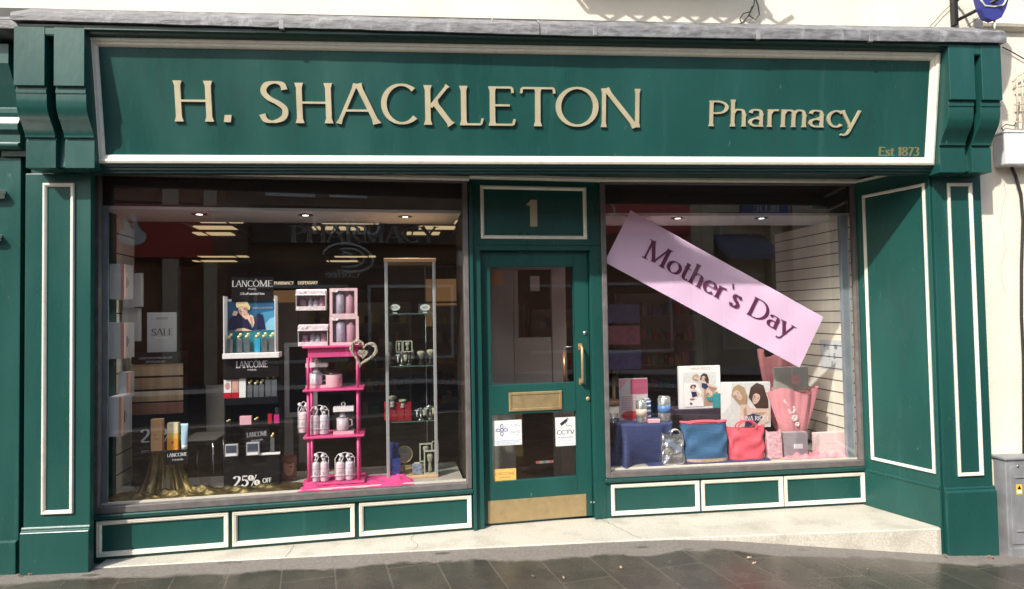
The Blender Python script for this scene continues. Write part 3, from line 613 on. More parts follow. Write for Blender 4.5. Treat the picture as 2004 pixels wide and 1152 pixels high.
for F, par, lst, z in ((FL, sf1, [(390, 418), (598, 420), (793, 423)], 2.300), (FR, sf2, [(1326, 426), (1490, 426)], 2.296)):
    for u, v in lst:
        p = F.loc(H(u, v, z)); g = lmb(F)
        g.lathe([(.055, z-.004), (.052, z-.0005)], p.x, p.y, 18); dl = g.build('downlight', BLACKM, par)
        g = lmb(F); g.lathe([(.022, z-.007), (.022, z-.0045)], p.x, p.y, 14); g.build('lamp', mat('downlight_lamp', (.9, .85, .75), .2, emit=2.5), dl); q_ = bpy.data.lights.new('downlight_beam', 'SPOT'); q_.energy = 18 if F is FL else 45; q_.spot_size = rad(130); q_.spot_blend = .8; q_.shadow_soft_size = .03; q_.color = (1, .93, .82); qo = bpy.data.objects.new('downlight_beam', q_); col.objects.link(qo); qo.parent = dl; qo.location = F.w(p.x, p.y, z-.012)
PLY = mat('pale_display_floor', (.40, .38, .33), .5, var=.08)
b = lmb(FL); b.box(-.035, 2.41, .05, .66, .30, .345); b.box(-.035, 2.41, .64, .66, .02, .30); part(b, 'display_floor', PLY)
b = lmb(FR); b.box(.03, 2.17, .05, .62, .30, .36); b.box(.03, 2.17, .60, .62, .02, .30); part(b, 'display_floor', PLY)
b = lmb(FL); b.box(2.435, 2.46, .05, .62, .05, 2.3); part(b, 'display_cheek', DARKB)
# slatted side walls
b = lmb(FL); b.m = 0; b.box(-.085, -.04, .05, .75, .345, 2.30)
b.m = 1
for i in range(13): b.box(-.0405, -.0388, .05, .75, .44+i*.145, .449+i*.145)
part(b, 'slat_wall', [CREAMW, SLOT])
b = lmb(FR)
b.prism([(2.125, .05), (2.20, .05), (2.20, 1.25), (2.10, 1.25)], 'z', .36, 2.296)
b.m = 1
for i in range(19):
    z = .445+i*.098; b.prism([(2.1235, .05), (2.1245, .05), (2.0995, 1.249), (2.0985, 1.249)], 'z', z, z+.008)
part(b, 'slat_wall', [CREAMW, SLOT])
b = lmb(FL); b.box(.022, .058, .034, .048, .345, 2.32); part(b, 'steel_post', ALU)
b = lmb(FR); b.box(1.985, 2.045, .036, .075, .36, 2.30); b.box(2.04, 2.05, .032, .04, .36, 2.3); part(b, 'steel_post', ALU, bevel=.003)
b = lmb(FR); b.box(2.085, 2.14, .0, .049, .30, 2.58); part(b, 'corner_post', FRAMEM)

# ceiling lights: louvred troughs, each a separate fitting
LIT = mat('louvre_light', (.95, .72, .40), .5, emit=.42)
def trough(F, us, zc=2.66):
    vs = [v for _, _, v in us]; pts = [(F.loc(H(u0, v, zc)), F.loc(H(u1, v, zc))) for u0, u1, v in us]
    cx = sum(a.x+c.x for a, c in pts)/(2*len(pts)); cy = sum(a.y for a, c in pts)/len(pts)
    hw = max(c.x-a.x for a, c in pts)/2+.03; hd = (max(a.y for a, c in pts)-min(a.y for a, c in pts))/2+.28
    return cx, cy, hw, hd, pts
lab = ['above the sale card', 'above the pharmacy lettering', 'right of the lettering, over the glass cabinet', 'second row back, left of the cosmetics header', 'second row back, behind the swirl reflection', 'third row back, far left end']
sets = [[(388, 470, 434), (384, 462, 447), (382, 455, 459)], [(628, 740, 436), (612, 720, 448)], [(850, 902, 436), (820, 890, 447), (788, 860, 458)], [(390, 485, 503), (380, 462, 512)], [(655, 735, 503), (640, 700, 512)], [(357, 425, 527), (395, 460, 530)]]
for lb_, us in zip(lab, sets):
    cx, cy, hw, hd, pts = trough(FL, us)
    p = FL.w(cx, cy, 2.68); t = thing('ceiling_light', 'yellow louvred ceiling light '+lb_, 'ceiling light', p, FL.a, 'louvred ceiling lights in the shop')
    g = MB(); g.mould(-hw, hw, -hd, hd, 0, [(0, -.001), (0, .02), (.02, .02), (.02, .004)])
    g.v = [(q[0], q[2], q[1]-.002) for q in g.v]; g.build('light_housing', CABG, t)
    for a, c in pts:
        g = MB(); g.box(a.x-cx, c.x-cx, a.y-cy-.13, a.y-cy+.13, -.014, -.004); g.build('lit_louvre', LIT, t)

# ================================================================ neighbours on both sides
nl = thing('neighbour_shopfront', 'green painted neighbouring shopfront edge with cream mouldings at the far left', 'shop', (-3.4, 0, 0))
def npart(mb, name, m, **k):
    mb.v = [(p[0]+3.4, p[1], p[2]) for p in mb.v]; return mb.build(name, m, nl, **k)
b = MB(); b.box(-4.6, -3.196, .02, .3, -.2, 2.60); b.prism([(.02, .2), (.0, .19), (.0, -.2), (.02, -.2)], 'x', -4.6, -3.2); npart(b, 'pilaster', GREEN, bevel=.004)
b = MB(); b.box(-3.196, -3.15, .10, .3, -.2, 3.3); npart(b, 'gap_board', DGREEN)
b = MB(); b.box(-4.6, -3.2, .06, .3, 2.61, 3.34); npart(b, 'fascia_board', GREEN)
b = MB()
b.prism([(.06, 3.26), (-.14, 3.26), (-.14, 3.14), (-.12, 3.10), (-.08, 3.02), (-.04, 2.93), (-.03, 2.90), (-.036, 2.895), (-.036, 2.865), (-.03, 2.84), (-.045, 2.80), (-.055, 2.79), (-.055, 2.755), (-.03, 2.73), (-.03, 2.68), (-.05, 2.67), (-.05, 2.655), (-.02, 2.64), (.06, 2.64)], 'x', -3.72, -3.17)
npart(b, 'corbel', GREEN, bevel=.001)
b = MB(); b.box(-4.6, -3.04, -.24, .1, 3.31, 3.365); b.prism([(-.24, 3.367), (-.0, 3.50), (.1, 3.50), (.1, 3.367)], 'x', -4.6, -3.05); npart(b, 'lead_capping', LEAD, bevel=.006)
for z0, z1 in ((2.335, 2.385), (2.065, 2.105)):
    b = MB(); b.box(-4.6, -3.29 if z0 > 2.2 else -3.31, -.03, .02, z0, z0+(z1-z0)*.45); b.box(-4.6, -3.285 if z0 > 2.2 else -3.305, -.04, .02, z0+(z1-z0)*.5, z1); npart(b, 'cream_moulding', WHITE, bevel=.002)

nr = thing('neighbour_building', 'cream rendered neighbouring wall with a thin crack to the right of the shopfront', 'building', (3.3, 0, 0))
WY = .08
def rpart(mb, name, m, **k):
    mb.v = [(p[0]-3.3, p[1], p[2]) for p in mb.v]; return mb.build(name, m, nr, **k)
b = MB(); b.box(3.26, 9, WY, .4, -1.2, 7.4); rpart(b, 'rendered_wall', RENDER)
a = P(1880, 50, WY); c = P(1880, 58, WY)
b = MB(); b.prism([(WY, a.z+.01), (WY-.06, a.z), (WY-.05, c.z+.01), (WY-.02, c.z-.005), (WY, c.z-.01)], 'x', 3.343, 9); rpart(b, 'string_course', RENDER, bevel=.002)
b = MB(); pts = [P(1963+6*math.sin(i*1.7), 350+i*28, WY) for i in range(9)]
b.add([(p.x+dx, WY-.0008, p.z) for p in pts for dx in (-.0015, .0015)], [(2*i, 2*i+1, 2*i+3, 2*i+2) for i in range(8)]); rpart(b, 'crack', mat('render_crack', (.42, .38, .31), .9))

# electricity cabinet
CX0, CX1, CY0 = 3.37, 4.15, -.035
cz = gz(3.6)-.04
t = thing('street_cabinet', 'grey metal utility cabinet with a yellow warning sticker against the cream wall', 'utility cabinet', ((CX0+CX1)/2, 0, cz))
hw = (CX1-CX0)/2; top = P(1970, 895, CY0).z-cz
cx0 = P(1967, 895, CY0).x; off = cx0-(CX0+CX1)/2
b = MB(); b.box(off, hw+.1, CY0, .07, .0, top-.02); b.box(off-.012, hw+.11, CY0-.012, .075, top-.02, top); b.box(off+.002, hw+.1, CY0-.01, .07, 0, .11); b.build('casing', CABG, t, bevel=.006)
dz0 = P(1985, 1065, CY0).z-cz; dz1 = P(1985, 912, CY0).z-cz; dx0 = P(1978, 990, CY0).x-(CX0+CX1)/2
b = MB(); b.box(dx0, hw+.06, CY0-.008, CY0, dz0, dz1); b.build('door', CABG, t, bevel=.003)
for v in (933, 1038):
    z = P(1990, v, CY0).z-cz; b = MB(); b.box(dx0+.03, hw, CY0-.016, CY0-.008, z-.006, z+.006); b.build('door_rib', CABG, t, bevel=.002)
z = P(1990, 911, CY0).z-cz; x = P(1989, 911, CY0).x-(CX0+CX1)/2
b = MB(); b.lathe([(.010, 0), (.010, .006), (.004, .008)], n=12); b.v = [(x+p[0], CY0-.008-p[2], z+p[1]) for p in b.v]; b.build('lock', CHROME, t)
p0 = P(1989, 948, CY0-.01); p1 = P(2001, 967, CY0-.01); X0 = (CX0+CX1)/2
b = MB(); b.m = 0; b.box(p0.x-X0, p1.x-X0, CY0-.0095, CY0-.008, p1.z-cz, p0.z-cz); zc = (p0.z+p1.z)/2-cz; xc = (p0.x+p1.x)/2-X0
b.m = 1; b.poly([(xc-.014, zc+.002), (xc+.014, zc+.002), (xc, zc+.028)], CY0-.0096)
b.m = 2; b.box(xc-.016, xc+.016, CY0-.0105, CY0-.0096, zc-.026, zc-.006)
b.build('warning_sticker', [mat('warning_yellow', (.75, .52, .04), .5), BLACK, WCARD], t)

# junction box, cables, rusty bracket on the right wall
p0 = P(1967, 256, -.03); p1 = P(1969, 321, -.03); t = thing('junction_box', 'white plastic junction box on the cream wall above black cables', 'junction box', (p0.x, WY, p1.z))
b = MB(); b.box(0, .30, -.11, -.001, 0, p0.z-p1.z-.012); b.build('box_body', WPLASTIC, t, bevel=.008)
b = MB(); b.box(-.004, .304, -.115, -.001, p0.z-p1.z-.0115, p0.z-p1.z+.004); b.build('box_lid', WPLASTIC, t, bevel=.004)
def wires(name, label, cat, paths, y, r, m=BLACKM):
    b = MB()
    for pth in paths:
        pts = [P(u, v, y) for u, v in pth]; b.tube([(p.x, p.y, p.z) for p in pts], r, 6)
    return tag(b.build(name, m), label, cat)
for pth, lb_ in (([(1978, 322), (1988, 345), (1998, 380), (2002, 430), (1999, 520), (1999, 620), (2003, 700), (2004, 900)], 'thick black cable dropping from the white junction box down the cream wall'),
                 ([(1962, 92), (1980, 101), (2006, 116)], 'thin black overhead wire running right from the end of the lead capping'),
                 ([(1968, 262), (1960, 250), (1968, 243), (1985, 246), (1990, 235), (1995, 200)], 'thin looped black wire above the white junction box')):
    wires('cable', lb_, 'cable', [pth], .06, .010 if 'thick' in lb_ else .004)
RUST = mat('rusty_bracket_metal', (.52, .43, .33), .8, var=.3, vscale=20)
t = tag(wires('rusty_bracket', 'rusty pale metal bracket fixed to the cream wall above the junction box', 'bracket', [[(1990, 150), (1992, 240)], [(2000, 140), (2002, 245)], [(1982, 160), (1992, 148), (2008, 140)], [(1986, 170), (2008, 168)], [(1986, 205), (2008, 203)], [(1986, 238), (2008, 238)]], .04, .006, RUST), None, None)

# hanging sign on its bracket above the right corbel
p = P(1868, 48, -.05); t = thing('hanging_sign_bracket', 'dark iron bracket with slanting brace rising from the right end of the lead roof', 'sign bracket', (p.x, -.05, p.z))
def rel(u, v, y): q = P(u, v, y); return (q.x-p.x, q.y+.05, q.z-p.z)
b = MB(); a = rel(1868, 50, -.05); c = rel(1869, -60, -.05); b.box(-.016, .016, -.02, .02, a[2]-.0, c[2]); b.build('post', BLACKM, t, bevel=.003)
b = MB(); b.tube([rel(1872, 40, -.06), rel(1915, 18, -.2), rel(1960, -6, -.32)], .012, 8); b.build('brace', BLACKM, t)
b = MB(); b.tube([rel(1820, 52, -.05), rel(1845, 24, -.05), rel(1866, 4, -.05)], .0025, 5); b.tube([rel(1893, 50, -.05), rel(1925, 26, -.05), rel(1960, 2, -.05)], .0025, 5); b.tube([rel(1872, 2, -.05), rel(1882, -8, -.1), rel(1900, -14, -.2)], .010, 6); b.build('stay_wire', BLACKM, t)
q0 = P(1938, 38, -.25); t = thing('hanging_sign', 'dark blue shield shaped hanging sign with a white border line high at the right', 'sign', (q0.x, -.25, q0.z))
def r2(u, v, y=-.25): q = P(u, v, y); return (q.x-q0.x, q.z-q0.z)
outl = [r2(1924, 37), (0, r2(1940, 42)[1]), r2(1956, 36), r2(1965, 18), r2(1972, -8), r2(1974, -60), r2(1903, -60), r2(1907, -8), r2(1914, 18)]
b = MB(); b.prism(outl, 'y', -.02, .02); b.build('sign_board', mat('sign_blue', (.035, .04, .22), .4, var=.1), t, bevel=.003)
b = MB(); b.tube([(x, -.022, z) for x, z in [r2(1912, -30), r2(1914, 2), r2(1922, 14), r2(1940, 16), r2(1958, 13), r2(1965, 0), r2(1966, -30)]], .0065, 6); b.build('white_border', WHITE, t)
b = MB(); b.tube([(r2(1946, 40)[0], 0, r2(1946, 38)[1]), (r2(1947, 60)[0], 0, r2(1947, 58)[1])], .007, 6); b.build('fixing_rod', WHITE, t)

# loose wires above the cornice
wires('wire_bundle', 'tangled thin black wires on the lead roof above the fascia', 'wires', [[(1478, -8), (1475, 10), (1464, 32), (1452, 45), (1425, 50)], [(1478, -5), (1484, 12), (1486, 28), (1478, 38), (1466, 30), (1472, 12)], [(1470, 22), (1455, 26), (1448, 36), (1452, 48)]], -.06, .004)
b = MB(); q = P(963, 40, -.2); b.tube([(q.x, -.2, q.z-.02), (q.x+.004, -.2, q.z+.07)], .004, 6); tag(b.build('fixing_rod', WHITE), 'short white rod standing on the lead roof left of centre', 'rod')
# iron window guard above the frame, whose shadow falls on the upper wall
t = thing('window_guard', 'iron scrollwork flower box guard projecting from the wall just above the frame', 'window guard', (.85, -.03, 3.86))
b = MB(); b.box(-.62, .60, -.30, -.02, .055, .30); b.build('flower_box', mat('brown_box', (.16, .09, .05), .8, var=.2), t, bevel=.01)
b = MB()
for i in range(7):
    x = -.6+i*.2; b.tube([(x, -.02, .02), (x+.02, -.12, .0), (x+.05, -.2, .05), (x+.02, -.27, .10)], .012, 6); b.tube([(x, -.30, .08), (x+.1, -.30, .02), (x+.2, -.30, .08)], .012, 6)
b.tube([(-.66, -.30, .08), (.64, -.30, .08)], .014, 6); b.tube([(-.66, -.30, .08), (-.66, -.0, .08)], .014, 6); b.tube([(.64, -.30, .08), (.64, -.0, .08)], .014, 6)
b.build('scroll_ironwork', BLACKM, t)

# fallen leaves and litter along the shop foot
LEAF = mat('dry_leaf', (.36, .16, .07), .8, var=.3, vscale=20)
LEAF2 = mat('pale_leaf', (.48, .35, .25), .8)
ii = 0
for u, v, m, lb_ in [(60, 1127, LEAF, 'by the foot of the left pilaster'), (38, 1131, LEAF, 'furthest left by the green neighbour wall'), (1215, 1113, LEAF2, 'on the wet paving before the step'), (1044, 1131, LEAF2, 'on the wet paving before the door'), (1466, 1094, LEAF2, 'on the wet paving before the right window, larger of two'), (1476, 1106, LEAF2, 'on the wet paving before the right window, smaller of two'), (1700, 1119, LEAF2, 'on the paving before the right reveal'), (1935, 1088, LEAF, 'at the right pilaster foot'), (1925, 1089, WCARD, 'white scrap at the right pilaster foot'), (1850, 1086, LEAF, 'at the right end of the step'), (1943, 1091, LEAF, 'between the pilaster and the grey cabinet'), (1103, 1134, LEAF2, 'on the wet paving, right of the one before the door')]:
    q = H(u, v, -.01 if u < 1300 else gz(1.5+(u-1500)/300)); z = gz(q.x)
    rnd = random.Random(u); L_, W_ = rnd.uniform(.012, .022), rnd.uniform(.005, .009); b = MB()
    b.grid(lambda a, c: ((a-.5)*2*L_, (c-.5)*2*W_*(1-(2*a-1)**2+.05), .004+.006*abs(math.sin(a*5+u))+.004*c), 6, 3)
    tag(b.build('fallen_leaf' if m is not WCARD else 'paper_scrap', m, loc=(q.x, q.y, z+.002), rot=(0, 0, rnd.uniform(0, 3))), ('dry brown leaf lying ' if m is LEAF else 'pale fallen leaf lying ' if m is LEAF2 else 'small paper ')+lb_, 'leaf' if m is not WCARD else 'paper', 'fallen leaves on the paving' if m is not WCARD else None)

# ================================================================ the other side of the street, seen in the glass
FY = -12.0
def opp(name, label, cat, x0, x1, h, wall, wins, zg=-.1, z0w=3.0):
    t = thing(name, label, cat, ((x0+x1)/2, FY, zg)); cx = (x0+x1)/2
    b = MB(); b.box(x0-cx, x1-cx, -6, -.3, 0, h); b.build('wall', wall, t)
    b = MB()                                            # piers and bands standing proud of the wall plane
    b.box(x0-cx, x1-cx, -.3, 0, h-.5, h); b.box(x0-cx, x0-cx+.5, -.3, 0, 0, h-.5); b.box(x1-cx-.5, x1-cx, -.3, 0, 0, h-.5); b.box(x0-cx+.5, x1-cx-.5, -.3, -.02, z0w+1.5, z0w+2.0)
    b.build('pier', wall, t)
    for wx, wz, ww, wh in wins:
        g = MB(); g.mould(wx-cx, wx+ww-cx, wz, wz+wh, 0, [(0, 0), (0, .06), (.08, .06), (.08, 0)]); g.v = [(-0+p[0], -.3-p[1], p[2]) for p in g.v]; f = g.build('window', WPLASTIC, t)
        g = MB(); g.box(wx-cx+.08, wx-cx+ww-.08, -.33, -.302, wz+.08, wz+wh-.08); g.build('pane', mat('dark_window_glass', (.02, .022, .026), .08), f)
    return t, cx
BRICKM = mat('brown_brick', (.36, .17, .11), .85, var=.25, vscale=3)
BRICK2 = mat('dark_brick', (.22, .14, .10), .85, var=.25, vscale=3)
BEIGE = mat('beige_stone', (.72, .60, .44), .8, var=.15, vscale=1.5)
BRIGHTW = mat('bright_white_sign', (.88, .88, .86), .4)
REDF = mat('red_fascia_board', (.60, .05, .045), .4)
DARKF = mat('dark_shop_fascia', (.05, .035, .03), .4)
wz = lambda xs_, z, w_, h_: [(x, z, w_, h_) for x in xs_]
tA, cA = opp('bank_building', 'brown brick building with a red fascia across the street, seen in the left window glass', 'building', -17, -3.6, 6.5, BRICKM, wz([-15, -12, -9.2], 4.75, 1.3, 1.0)+wz([-6.2, -4.9], 4.8, .9, 1.0)+wz([-15.5, -11.5, -8.4], .6, 2.6, 2.2))
b = MB(); b.box(-8.2-cA, -3.9-cA, -.28, .12, 3.15, 4.4); b.build('red_fascia', REDF, tA)
def flip(mb, cx, cz, y):                                 # turn a sign drawn for the street side to face north
    mb.v = [(-p[0]+cx, y+(-p[1]), p[2]+cz) for p in mb.v]; return mb
b = MB(); b.disc(0, -.10, .30, .20, 0); b.poly([(-.22, -.02), (-.10, -.08), (.06, .42), (-.02, .46)], -.01); b.poly([(-.02, -.02), (.12, -.08), (.20, .32), (.12, .36)], -.02); flip(b, -5.6-cA, 3.72, .15).build('flame_emblem', BRIGHTW, tA)
for x_, w_ in ((-7.2, .25), (-5.0, .35), (-4.1, .3)):
    b = MB(); b.box(x_-cA, x_+w_-cA, -.3, .04 if x_ < -4.9 and x_ > -5.1 else .05, 4.42, 6.0); b.build('pale_pier', BEIGE, tA, bevel=.02)
    b = MB(); b.box(x_-cA, x_+w_-cA, -.3, .05, 0, 3.14); b.build('pale_pier', BEIGE, tA, bevel=.02)
b = MB(); text(b, 'S', -.2, .25, 0, .6, 0, .02, .2, .12, .66, 0); flip(b, -6.6-cA, 3.4, .15).build('fascia_letter', WPLASTIC, tA)
tB, cB = opp('coffee_shop_building', 'dark brick coffee shop building across the street with pale lettering, seen in the glass', 'building', -3.6, 4.0, 6.3, BRICK2, wz([-2.9, -.6, 1.8], 4.65, 1.2, .95)+wz([-3.0, -.2], .5, 2.3, 2.0))
b = MB(); b.box(-3.0-cB, 3.4-cB, -.28, .10, 3.55, 4.35); b.build('dark_fascia', DARKF, tB)
b = MB(); text(b, 'Coffee 1', -.85, .85, 0, .42, 0, .02, .16, .07, .66, 0); flip(b, -.75-cB, 3.78, .13).build('fascia_lettering', BRIGHTW, tB)
b = MB()
b.tube([(.62*math.cos(a_*.35), 0, .36*math.sin(a_*.35)+.06*math.cos(a_*.35)) for a_ in range(15)], .032, 6)
b.tube([(.40*math.cos(a_*.35+1), 0, .24*math.sin(a_*.35+1)) for a_ in range(13)], .028, 6)
b.tube([(-.2, 0, -.02), (.0, 0, .02), (.18, 0, .08), (.12, 0, .15), (-.05, 0, .1), (-.12, 0, -.02), (0, 0, -.12), (.16, 0, -.1)], .035, 6)
flip(b, -.70-cB, 3.17, .16).build('swirl_sign', BRIGHTW, tB)
for i_, (xa_, xb_, za_, zb_) in enumerate([(-2.7, -1.5, 4.72, 4.98), (-1.15, -.2, 4.74, 4.98), (2.2, 3.1, 3.0, 3.4)]):
    b = MB(); b.box(xa_-cB, xb_-cB, -.29, .02, za_, zb_); b.build('white_sign_panel', BRIGHTW, tB, bevel=.01)
b = MB(); text(b, 'Coffee', -.42, .42, 0, .2, 0, .02, .16, .09, .66, 0); flip(b, -.85-cB, 2.66, .16).build('window_lettering', WPLASTIC, tB)
tC, cC = opp('red_fronted_building', 'brown building with a plain red shop fascia across the street, seen in the right glass', 'building', 4.0, 7.0, 6.4, BRICKM, wz([4.6], 5.2, 1.5, .6)+wz([4.5], .5, 2.0, 2.0))
b = MB(); b.box(4.1-cC, 6.9-cC, -.28, .14, 3.85, 5.1); b.build('red_fascia', REDF, tC)
b = MB(); b.tube([(.2*math.cos(i*.35), 0, .2*math.sin(i*.35)) for i in range(18)], .035, 6, closed=True); flip(b, 4.5-cC, 4.5, .17).build('round_emblem', WPLASTIC, tC)
tD, cD = opp('stone_building', 'beige stone building with columns and blue sign across the street, seen in glass', 'building', 7.0, 20, 6.8, BEIGE, wz([7.7, 10.6, 13], 4.9, 1.4, 1.1)+wz([8.0, 11.2, 14], .5, 1.8, 2.2)+wz([8.0, 10.8, 13.5], 3.3, 1.0, 1.1))
b = MB(); b.box(8.5-cD, 9.9-cD, -.28, .2, 4.15, 4.85); b.build('blue_sign', mat('blue_sign_face', (.03, .06, .28), .4), tD)
b = MB(); text(b, 'BLUE', -.4, .4, .22, .2, 0, .02, .17, .12, .66, 0); 
flip(b, 9.2-cD, 4.25, .23).build('sign_lettering', WPLASTIC, tD)
for xa_, xb_, za_, zb_ in ((7.15, 7.95, 4.1, 4.75), (10.0, 10.9, 4.1, 4.9)):
    b = MB(); b.box(xa_-cD, xb_-cD, -.29, -.2, za_, zb_); b.build('pale_sign_panel', BRIGHTW, tD, bevel=.01)
b = MB(); b.prism([(-.3, 3.9), (.9, 3.2), (.9, 3.05), (-.3, 3.75)], 'x', 7.7-cD, 9.3-cD); b.build('grey_awning', mat('grey_awning', (.25, .27, .32), .7), tD)
for x in (7.3, 9.4, 10.1, 12.4):
    b = MB(); b.box(x-cD, x+.35-cD, -.3, .08, 0, 6.5); b.build('column', BEIGE, tD, bevel=.02)

def face(b, cx, cz, r, y, rot, sk, sh, dk, lp, look=1):
    """a small printed face: oval, shaded cheek and neck side, brows, eyes, nose shadow, lips"""
    c, q = math.cos(rot), math.sin(rot)
    def T(x, z): return cx+(x*c-z*q)*r, cz+(x*q+z*c)*r
    b.m = sk; b.poly([T(*p) for p in [(-.62, .75), (-.72, .2), (-.62, -.35), (-.34, -.85), (0, -1.02), (.32, -.85), (.6, -.35), (.70, .2), (.6, .75), (.3, 1.0), (-.3, 1.0)]], y)
    b.m = sh; b.poly([T(*p) for p in [(.30*look, .6), (.66*look, .5), (.70*look, .1), (.58*look, -.4), (.28*look, -.88), (.36*look, -.3)]][::(1 if look > 0 else -1)], y-.0013)
    b.poly([T(.02, .25), T(.16*look, -.22), T(-.06*look, -.24)][::(1 if look > 0 else -1)], y-.0014)
    b.m = dk
    for sx in (-.32, .30):
        b.poly([T(sx-.18, .22), T(sx, .17), T(sx+.18, .22), T(sx, .31)], y-.0026, .0006); b.poly([T(sx-.2, .46), T(sx+.2, .44), T(sx, .54)], y-.0026, .0006)
    b.m = lp; b.poly([T(-.22, -.50), T(0, -.62), T(.22, -.50), T(0, -.42)], y-.0027, .0006)
# ================================================================ things in the left window
ORD = ['leftmost', 'second from left', 'third from left', 'fourth from left', 'fifth from left', 'rightmost']
ZL, ZR = .346, .361
def pbox(F, u0, v0, u1, v1, d, dep, name, label, cat, m, deco=None, group=None, rz=0, bevel=.0015, zb=None, par=None):
    s0, z0, s1, z1 = F.rect(u0, v0, u1, v1, d)
    if zb is not None: z1 = zb+(z1-z0); z0 = zb
    wd, h = s1-s0, z1-z0; b = MB(); b.box(-wd/2, wd/2, 0, dep, 0, h)
    if deco: deco(b, wd, h)
    o = b.build(name, m, par, bevel=bevel, seg=1, loc=F.w((s0+s1)/2, d, z0), rot=(0, 0, F.a+rz))
    return tag(o, label, cat, group) if par is None else o
GREYC = mat('silver_grey_card', (.36, .37, .38), .4, var=.06)
DTEXT = mat('dark_print', (.03, .03, .035), .5)
PEACH = mat('peach_card_edge', (.72, .40, .30), .5)
SILVER = mat('silver_print', (.42, .43, .45), .4)
# lettering on the glass
PT = FL.rect(568, 441, 856, 476, .014)
b = MB(); text(b, 'PHARMACY', PT[0], PT[2], PT[1]+.006, PT[3]-PT[1]-.01, 0, .0005, .19, .05, .66, 1)
m_ = lmb(FL); m_.add([(p[0], .0165+p[1]*.5, p[2]) for p in b.v], b.f); m_.build('glass_lettering', mat('black_vinyl', (.004, .004, .004), .6), wl_)

# boxes hung on the left side wall
def wallbox(u0, u1, u2, v0, v1, d0, d1, label, m, txt=True):
    # front edge seen between u0..u1, long printed side faces right
    s0, z0, s1, z1 = FL.rect(u0, v0, u1, v1, d0)
    b = MB(); w_ = s1-s0; L_ = d1-d0; h = z1-z0
    b.m = 0; b.box(0, w_*.76, 0, L_, 0, h); b.m = 1; b.box(w_*.76+.0002, w_, .0, .03, 0, h); b.m = 3; b.box(w_*.76+.0002, w_-.0005, .0302, L_, 0.001, h-.001)
    b.m = 2
    if txt: b.box(w_-.001, w_+.0012, L_*.25, L_*.33, h*.32, h*.62); b.box(w_-.001, w_+.0012, L_*.42, L_*.45, h*.4, h*.55)
    return tag(b.build('gift_box', [WCARD, PEACH, DTEXT, GREYC], loc=FL.w(s0, d0, z0), rot=(0, 0, FL.a), bevel=.001, seg=1), label, 'gift box', 'white gift boxes fixed to the slatted side wall')
wallbox(213, 243, 262, 516, 585, .20, .36, 'white gift box with peach edge, topmost at the left side of the left window', WCARD)
wallbox(212, 243, 262, 631, 702, .18, .36, 'white gift box with peach edge, second down at the left side of the left window', WCARD)
wallbox(213, 238, 262, 776, 854, .12, .30, 'white gift box hung lowest at the left side of the left window', WCARD)
wallbox(232, 252, 262, 728, 778, .30, .40, 'pinkish gift box tucked behind the lowest white gift box', LPINK, False)
pbox(FL, 240, 534, 276, 600, .45, .05, 'gift_bag', 'grey gift bag behind the topmost white gift box', 'gift bag', [GREYC])
pbox(FL, 238, 602, 272, 668, .47, .05, 'gift_bag', 'grey gift bag hanging between the two upper white gift boxes', 'gift bag', [GREYC])

def d_sale(b, w_, h):
    b.m = 1; text(b, 'SALE', -w_*.36, w_*.40, h*.43, h*.165, 0, .0008, .13, .04, .66, 1)
    btext(b, 'LANCOME', -w_*.2, w_*.2, h*.83, .02, 0); b.m = 2; btext(b, 'selected lines', -w_*.22, w_*.22, h*.36, .012, 0)
pbox(FL, 288, 611, 345, 690, .50, .012, 'sale_card', 'silver grey card reading SALE standing on the black topped slatted unit', 'sign', [GREYC, DTEXT, WCARD], d_sale)
def d_hdr(b, w_, h):
    b.m = 1; btext(b, 'A SELECTION OF FINE SKINCARE', -w_*.34, w_*.30, h*.58, .02, 0); btext(b, 'AND FRAGRANCE', -w_*.16, w_*.16, h*.24, .02, 0)
t = fr(FL, *((lambda r: ((r[0]+r[2])/2, .48))(FL.rect(257, 712, 358, 810, .48))), ZL, 'slatted_display_unit', 'gold and brown slatted display unit with a black header in the left window', 'display unit')
r = FL.rect(257, 712, 358, 810, .48); wd = r[2]-r[0]
b = MB(); b.box(-wd/2, wd/2, .012, .10, 0, r[3]-ZL); b.build('back_board', BLACK, t)
for i, (v0, v1, c) in enumerate([(712, 735, (.55, .40, .24)), (739, 761, (.46, .31, .18)), (765, 785, (.58, .42, .25)), (788, 810, (.36, .17, .11))]):
    q = FL.rect(257, v0, 358, v1, .48); b = MB(); b.box(-wd/2, wd/2, -.006, .0119, q[1]-ZL, q[3]-ZL)
    b.build('slat', mat('bronze_slat_%d' % i, c, .35, metal=.4, var=.35, vscale=5, stretch=(2, 1, .2)), t, bevel=.002)
q = FL.rect(258, 689, 360, 711, .48); b = MB(); b.box(q[0]-(r[0]+r[2])/2, q[2]-(r[0]+r[2])/2, -.012, .10, q[1]-ZL, q[3]-ZL); hb = b.build('header', BLACK, t)
b = MB(); x0 = q[0]-(r[0]+r[2])/2; w_ = q[2]-q[0]; btext(b, 'A SELECTION OF SKINCARE AND', x0+w_*.15, x0+w_*.78, q[1]-ZL+.035, .02, -.0125); btext(b, 'GIFT SETS AVAILABLE', x0+w_*.28, x0+w_*.65, q[1]-ZL+.008, .02, -.0125); b.build('header_print', SILVER, hb)

